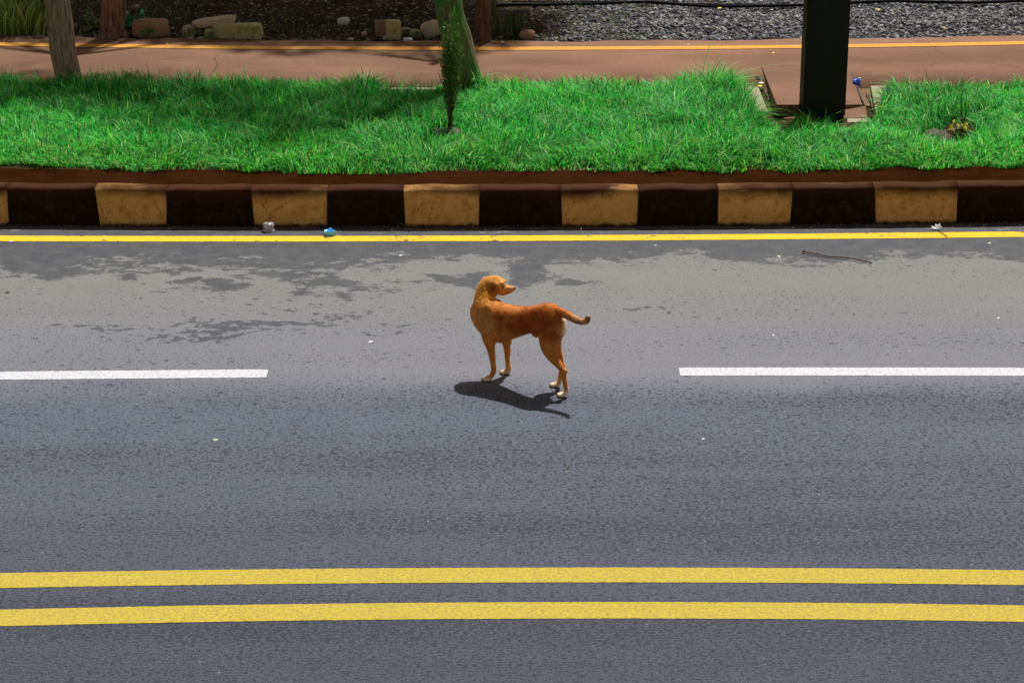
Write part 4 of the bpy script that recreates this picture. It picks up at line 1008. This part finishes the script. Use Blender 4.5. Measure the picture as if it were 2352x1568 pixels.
# front legs
NP, FP = -.078, .076
tb([DL(.468, -.05, .33), DP(530, 770, NP * .85), DP(542, 830, NP), DP(556, 900, NP), DP(568, 985, NP), DP(575, 1050, NP), DP(573, 1078, NP), DP(558, 1110, NP), DP(545, 1138, NP)], [.046, .038, .0275, .0205, .0160, .0150, .0158, .0140, .0145])
ball(DP(575, 810, NP), .015)
tb([DL(.455, .05, .33), DP(690, 775, FP * .9), DP(696, 830, FP), DP(703, 885, FP), DP(703, 950, FP), DP(708, 1000, FP), DP(712, 1030, FP), DP(716, 1065, FP), DP(714, 1085, FP)], [.046, .034, .0215, .0205, .0145, .0145, .0165, .0150, .0150])
# hind legs
NH_, FH_ = -.060, .052
tb([DL(.055, -.022, .43), DL(.055, -.040, .375), DP(1086, 740, NH_ * .95), DP(1092, 840, NH_), DP(1118, 925, NH_), DP(1160, 985, NH_), DP(1200, 1035, NH_), DP(1226, 1078, NH_), DP(1230, 1130, NH_), DP(1242, 1190, NH_), DP(1252, 1240, NH_), DP(1250, 1278, NH_)],
   [.050, .058, .060, .049, .034, .0245, .0185, .0165, .0145, .0130, .0125, .0135])
ball(DP(1246, 1078, NH_), .0125, (1, .8, 1.1))
tb([DL(.04, .02, .43), DL(.04, .04, .37), DP(1142, 740, FH_), DP(1156, 850, FH_), DP(1180, 920, FH_), DP(1200, 985, FH_), DP(1216, 1025, FH_), DP(1208, 1070, FH_), DP(1196, 1120, FH_), DP(1188, 1165, FH_), DP(1186, 1195, FH_)],
   [.050, .052, .046, .033, .025, .018, .0155, .0140, .0125, .0122, .0130])
ball(DP(1228, 1022, FH_), .011)
# paws: palm + four toes pointing forward
pawpos = []
def paw(p_heel, direc, s=1.0, spread=.011):
    d = Vector(direc); d.z = 0; d.normalize(); sd = Vector((-d.y, d.x, 0)); b = Vector((p_heel.x, p_heel.y, 0)); ax = (d, sd, UP)
    ball(b + d * .012 * s + UP * .0165, .021 * s, (1.15, .85, .78), ax)
    for k, q in enumerate((-1.45, -.5, .5, 1.45)):
        ln = .038 if abs(q) < 1 else .030
        c = b + d * ln * s + sd * q * spread * s + UP * .0125
        ball(c, .0118 * s, (1.35, .78, 1.0), ax); pawpos.append((c + d * .0145 * s - UP * .004, d))
TL = (HD + Vector((-.35, -.25, 0)))
paw(DP(545, 1150, NP), TL, .98); paw(DP(712, 1088, FP), HD + Vector((-.1, -.5, 0)), .92)
paw(DP(1248, 1296, NH_), TL, .95); paw(DP(1180, 1212, FH_), TL, .95)
# sheath and tail
ball(DP(968, 730, -.0), .0175, (1.6, .8, 1.0))
tl = [DP(1130, 520, .0), DP(1190, 522, .0), DP(1250, 545, -.0), DP(1320, 582, -.005), DP(1385, 608, -.01), DP(1432, 608, -.015), DP(1456, 582, -.02), DP(1455, 552, -.02)]
tb(tl, [.036, .027, .0235, .0215, .0190, .0170, .0150, .0090], 14)

me = bpy.data.meshes.new('dog_raw'); me.from_pydata([tuple(v) for v in DV], [], DF); me.update()
tmp = bpy.data.objects.new('dog_raw', me); C.objects.link(tmp)
m1 = tmp.modifiers.new('r', 'REMESH'); m1.mode = 'VOXEL'; m1.voxel_size = .0042
m2 = tmp.modifiers.new('s', 'SMOOTH'); m2.factor = .5; m2.iterations = 10
dg = bpy.context.evaluated_depsgraph_get(); dg.update()
body_me = bpy.data.meshes.new_from_object(tmp.evaluated_get(dg)); bpy.data.objects.remove(tmp)
nv = len(body_me.vertices); co = np.zeros(nv * 3, np.float32); body_me.vertices.foreach_get('co', co); co = co.reshape(-1, 3).astype(float)
nr = np.zeros(nv * 3, np.float32); body_me.vertices.foreach_get('normal', nr); nr = nr.reshape(-1, 3).astype(float)
hh_ = np.array(HH); hd__ = np.array(HD); fl_ = np.array(FL)
rel = co - hh_; A_ = rel @ hd__; LAT = rel @ fl_; Z_ = co[:, 2]
hrel = co - np.array(HC); HFv = hrel @ np.array(fdir); HSv = hrel @ np.array(hs); HUv = hrel @ np.array(hu_)
ishead = (np.linalg.norm(hrel - np.array(fdir) * .03, axis=1) < .10) & (Z_ > .48)
sm = lambda a, b, x: (lambda t: t * t * (3 - 2 * t))(np.clip((x - a) / (b - a), 0, 1))
nz = fbm(A_ * 14 + 3, Z_ * 14 + LAT * 9 + 40, 4); nz2 = fbm(A_ * 60 + 3, Z_ * 45 + LAT * 20 + 40, 3)
def mixc(c, col, f): return c * (1 - f[:, None]) + np.array(col) * f[:, None]
c = np.tile(np.array([.56, .255, .070]), (nv, 1))
c = mixc(c, (.34, .10, .016), np.clip(1.5 * sm(.38, .7, nz), 0, 1) * sm(.30, .36, Z_) * (1 - sm(.36, .44, A_)) * .85)          # redder flank
c = mixc(c, (.34, .10, .018), np.exp(-((A_ - .24) / .12) ** 2 - ((Z_ - .37) / .06) ** 2) * .95)
c = mixc(c, (.17, .045, .010), np.exp(-((A_ - .035) / .05) ** 2 - ((Z_ - .43) / .04) ** 2) * .75)                              # dark patch before the tail root
c = mixc(c, (.66, .34, .065), sm(.36, .50, A_) * sm(.42, .50, Z_) * .9)                                                         # golden neck
c = mixc(c, (.60, .36, .17), np.exp(-((A_ - .45) / .07) ** 2 - ((Z_ - .35) / .06) ** 2) * .7)                                  # pale shoulder
c = mixc(c, (.62, .36, .16), np.exp(-((A_ - .565) / .03) ** 2) * sm(.25, .3, Z_) * .5)
c = mixc(c, (.66, .38, .17), np.exp(-((A_ - .118) / .011) ** 2 - ((Z_ - .325) / .05) ** 2) * (LAT < 0) * .5)  # muscle highlights on the near thigh, painted into the coat (two strips)
c = mixc(c, (.62, .34, .13), np.exp(-((A_ - .075) / .014) ** 2 - ((Z_ - .30) / .05) ** 2) * (LAT < 0) * .35)
back = sm(.462, .49, Z_) * (1 - sm(.42, .46, A_)); c = mixc(c, (.52, .20, .045), back * .6)
# white markings: paws, rear edge of the breech, throat
toe = 1 - sm(.018, .042, Z_ + (nz - .5) * .03); c = mixc(c, (.80, .72, .60), toe * .95)
c = mixc(c, (.72, .55, .38), (1 - sm(.05, .10, Z_)) * (LAT > 0) * .35)
c = mixc(c, (.80, .72, .58), sm(.004, .022, LAT) * (1 - sm(.000, .030, A_)) * sm(.31, .36, Z_) * (1 - sm(.43, .455, Z_)) * (A_ > -.07))
# tail: pale below, dark tip
tp_ = np.array(tl[-1]); tb_ = np.array(tl[5]); dt = np.linalg.norm(co - np.array(tl[6]), axis=1)
istail = A_ < -.085
c = mixc(c, (.62, .40, .20), istail * sm(-.10, -.24, A_) * .55)
c = mixc(c, (.70, .58, .38), istail * (1 - sm(.0, .6, nr[:, 2] * -1 + .3)) * .35)
c = mixc(c, (.20, .10, .03), (1 - sm(.010, .026, dt)) * (A_ < -.12) * .85)
c = mixc(c, (.75, .65, .45), (A_ < -.19) * sm(.0, .02, Z_ - (np.array(tl[6])[2] + .012)) * .9)
# head
h = ishead.astype(float)
c = mixc(c, (.60, .31, .075), h * .8)
c = mixc(c, (.50, .30, .13), h * sm(.045, .080, HFv) * sm(-.035, -.005, HUv) * .85)
c = mixc(c, (.66, .42, .18), h * np.exp(-((HFv - .035) / .016) ** 2 - ((HUv - .035) / .02) ** 2) * .8)
c = mixc(c, (.30, .13, .03), h * ((np.abs(HSv) > .046) & (HFv < .034)) * .55)
c = mixc(c, (.14, .05, .015), h * np.exp(-((HFv + .002) / .02) ** 2 - ((HUv + .004) / .025) ** 2) * (HSv > 0.02) * .8)
c = mixc(c, (.16, .08, .035), h * np.exp(-((HFv - .053) / .010) ** 2 - ((HUv - .012) / .012) ** 2) * .7)
c = mixc(c, (.18, .09, .045), h * sm(.05, .075, HFv) * (1 - sm(-.034, -.012, HUv)) * .65)
nz3 = fbm(A_ * 28 + 9, Z_ * 10 + LAT * 12 + 20, 3)
c *= (.58 + .44 * nz2 + .46 * nz3)[:, None]
c = np.clip(c, 0, 1) ** np.array([1.10, 1.20, 1.25])
body_col = c
fur_m = N('dog_coat', .8, .12); cc = fur_m.attr('Col', 'Color'); n1 = fur_m.noise(220, 3, .7)
fur_m.col(fur_m.mix(fur_m.ramp(n1, .3, .7), fur_m.mix(1.0, cc, (.72, .70, .68), 'MULTIPLY'), fur_m.mix(1.0, cc, (1.2, 1.2, 1.2), 'MULTIPLY')))
fur_m.b.inputs['Sheen Weight'].default_value = .08; fur_m.b.inputs['Sheen Tint'].default_value = (1, .8, .5, 1); fur_m.bump(n1, .6, .004)
dog = thing('dog', 'short-haired tan dog with white paws standing on the road and looking back over its shoulder', 'dog', tuple(HH.lerp(HF, .5)))
dloc = np.array(dog.location)
body_me.vertices.foreach_set('co', (co - dloc).astype(np.float32).ravel())
at_ = body_me.attributes.new('Col', 'FLOAT_COLOR', 'POINT'); at_.data.foreach_set('color', np.concatenate([body_col, np.ones((nv, 1))], 1).astype(np.float32).ravel())
body_me.materials.clear(); body_me.materials.append(fur_m.m)
body_me.polygons.foreach_set('use_smooth', np.ones(len(body_me.polygons), dtype=bool)); body_me.update()
body = bpy.data.objects.new('body', body_me); C.objects.link(body); body.parent = dog
# short coat hairs
g = np.random.default_rng(77); NHR = 60000
ix = g.integers(0, nv, NHR); p0 = co[ix] + g.normal(size=(NHR, 3)) * .0015; nn = nr[ix]
flow = -hd__ * 1.0 + np.array([0, 0, -.75]); flow = np.tile(flow, (NHR, 1))
lowleg = Z_[ix] < .26; flow[lowleg] = [0, 0, -1]; hd_i = ishead[ix]; flow[hd_i] = -np.array(fdir) + np.array([0, 0, -.3])
nk = (Z_[ix] > .46) & (A_[ix] > .42) & ~hd_i; flow[nk] = [0, 0, -1]
flow = flow - nn * (flow * nn).sum(1)[:, None]; flow /= (np.linalg.norm(flow, axis=1)[:, None] + 1e-6)
d = flow + nn * g.uniform(.15, .5, NHR)[:, None] + g.normal(size=(NHR, 3)) * .22; d /= np.linalg.norm(d, axis=1)[:, None]
ln = g.uniform(.0045, .0092, NHR); ln[Z_[ix] < .05] *= .3; ln[nk] *= 1.35; ln[A_[ix] < -.085] *= 1.35; ln[hd_i] *= .65
sd = np.cross(d, nn); sd /= (np.linalg.norm(sd, axis=1)[:, None] + 1e-6); wd = .0009
tri = np.stack([p0 - sd * wd, p0 + sd * wd, p0 + d * ln[:, None]], 1).reshape(-1, 3) - dloc
hc = np.repeat(body_col[ix] * g.uniform(.6, 1.5, (NHR, 1)), 3, 0)
hm = N('dog_hair', .75, .15); hm.col(hm.attr('Col', 'Color'))
o = mesh_obj('coat', tri, np.arange(NHR * 3).reshape(-1, 3), hm.m, dog, col={'Col': hc}); o['kind'] = 'stuff'
# nose, eyes, claws
blk = simple('dog_nose', (.018, .014, .012), .35, .5, .1, 100, .2)
def small(name, cpos, r, sc, ax, mat):
    bm = bmesh.new(); bmesh.ops.create_icosphere(bm, subdivisions=2, radius=1)
    for v in bm.verts: v.co = (cpos - Vector(dog.location)) + ax[0] * v.co.x * r * sc[0] + ax[1] * v.co.y * r * sc[1] + ax[2] * v.co.z * r * sc[2]
    return bm_obj(name, bm, mat, dog, smooth=True)
small('nose', HP(HL + .000, 0, .001), .0098, (.75, 1.0, .8), (fdir, hs, hu_), blk)
for s_ in (-1, 1): small('eye', HP(.053, s_ * .0305, .012), .0064, (1, 1, .9), (fdir, hs, hu_), blk)
cm = simple('claw', (.12, .09, .07), .5, .4, .1, 100, 0)
for p, d in pawpos: small('claw', p, .0042, (1.5, .6, .7), (d, Vector((-d.y, d.x, 0)), UP), cm)
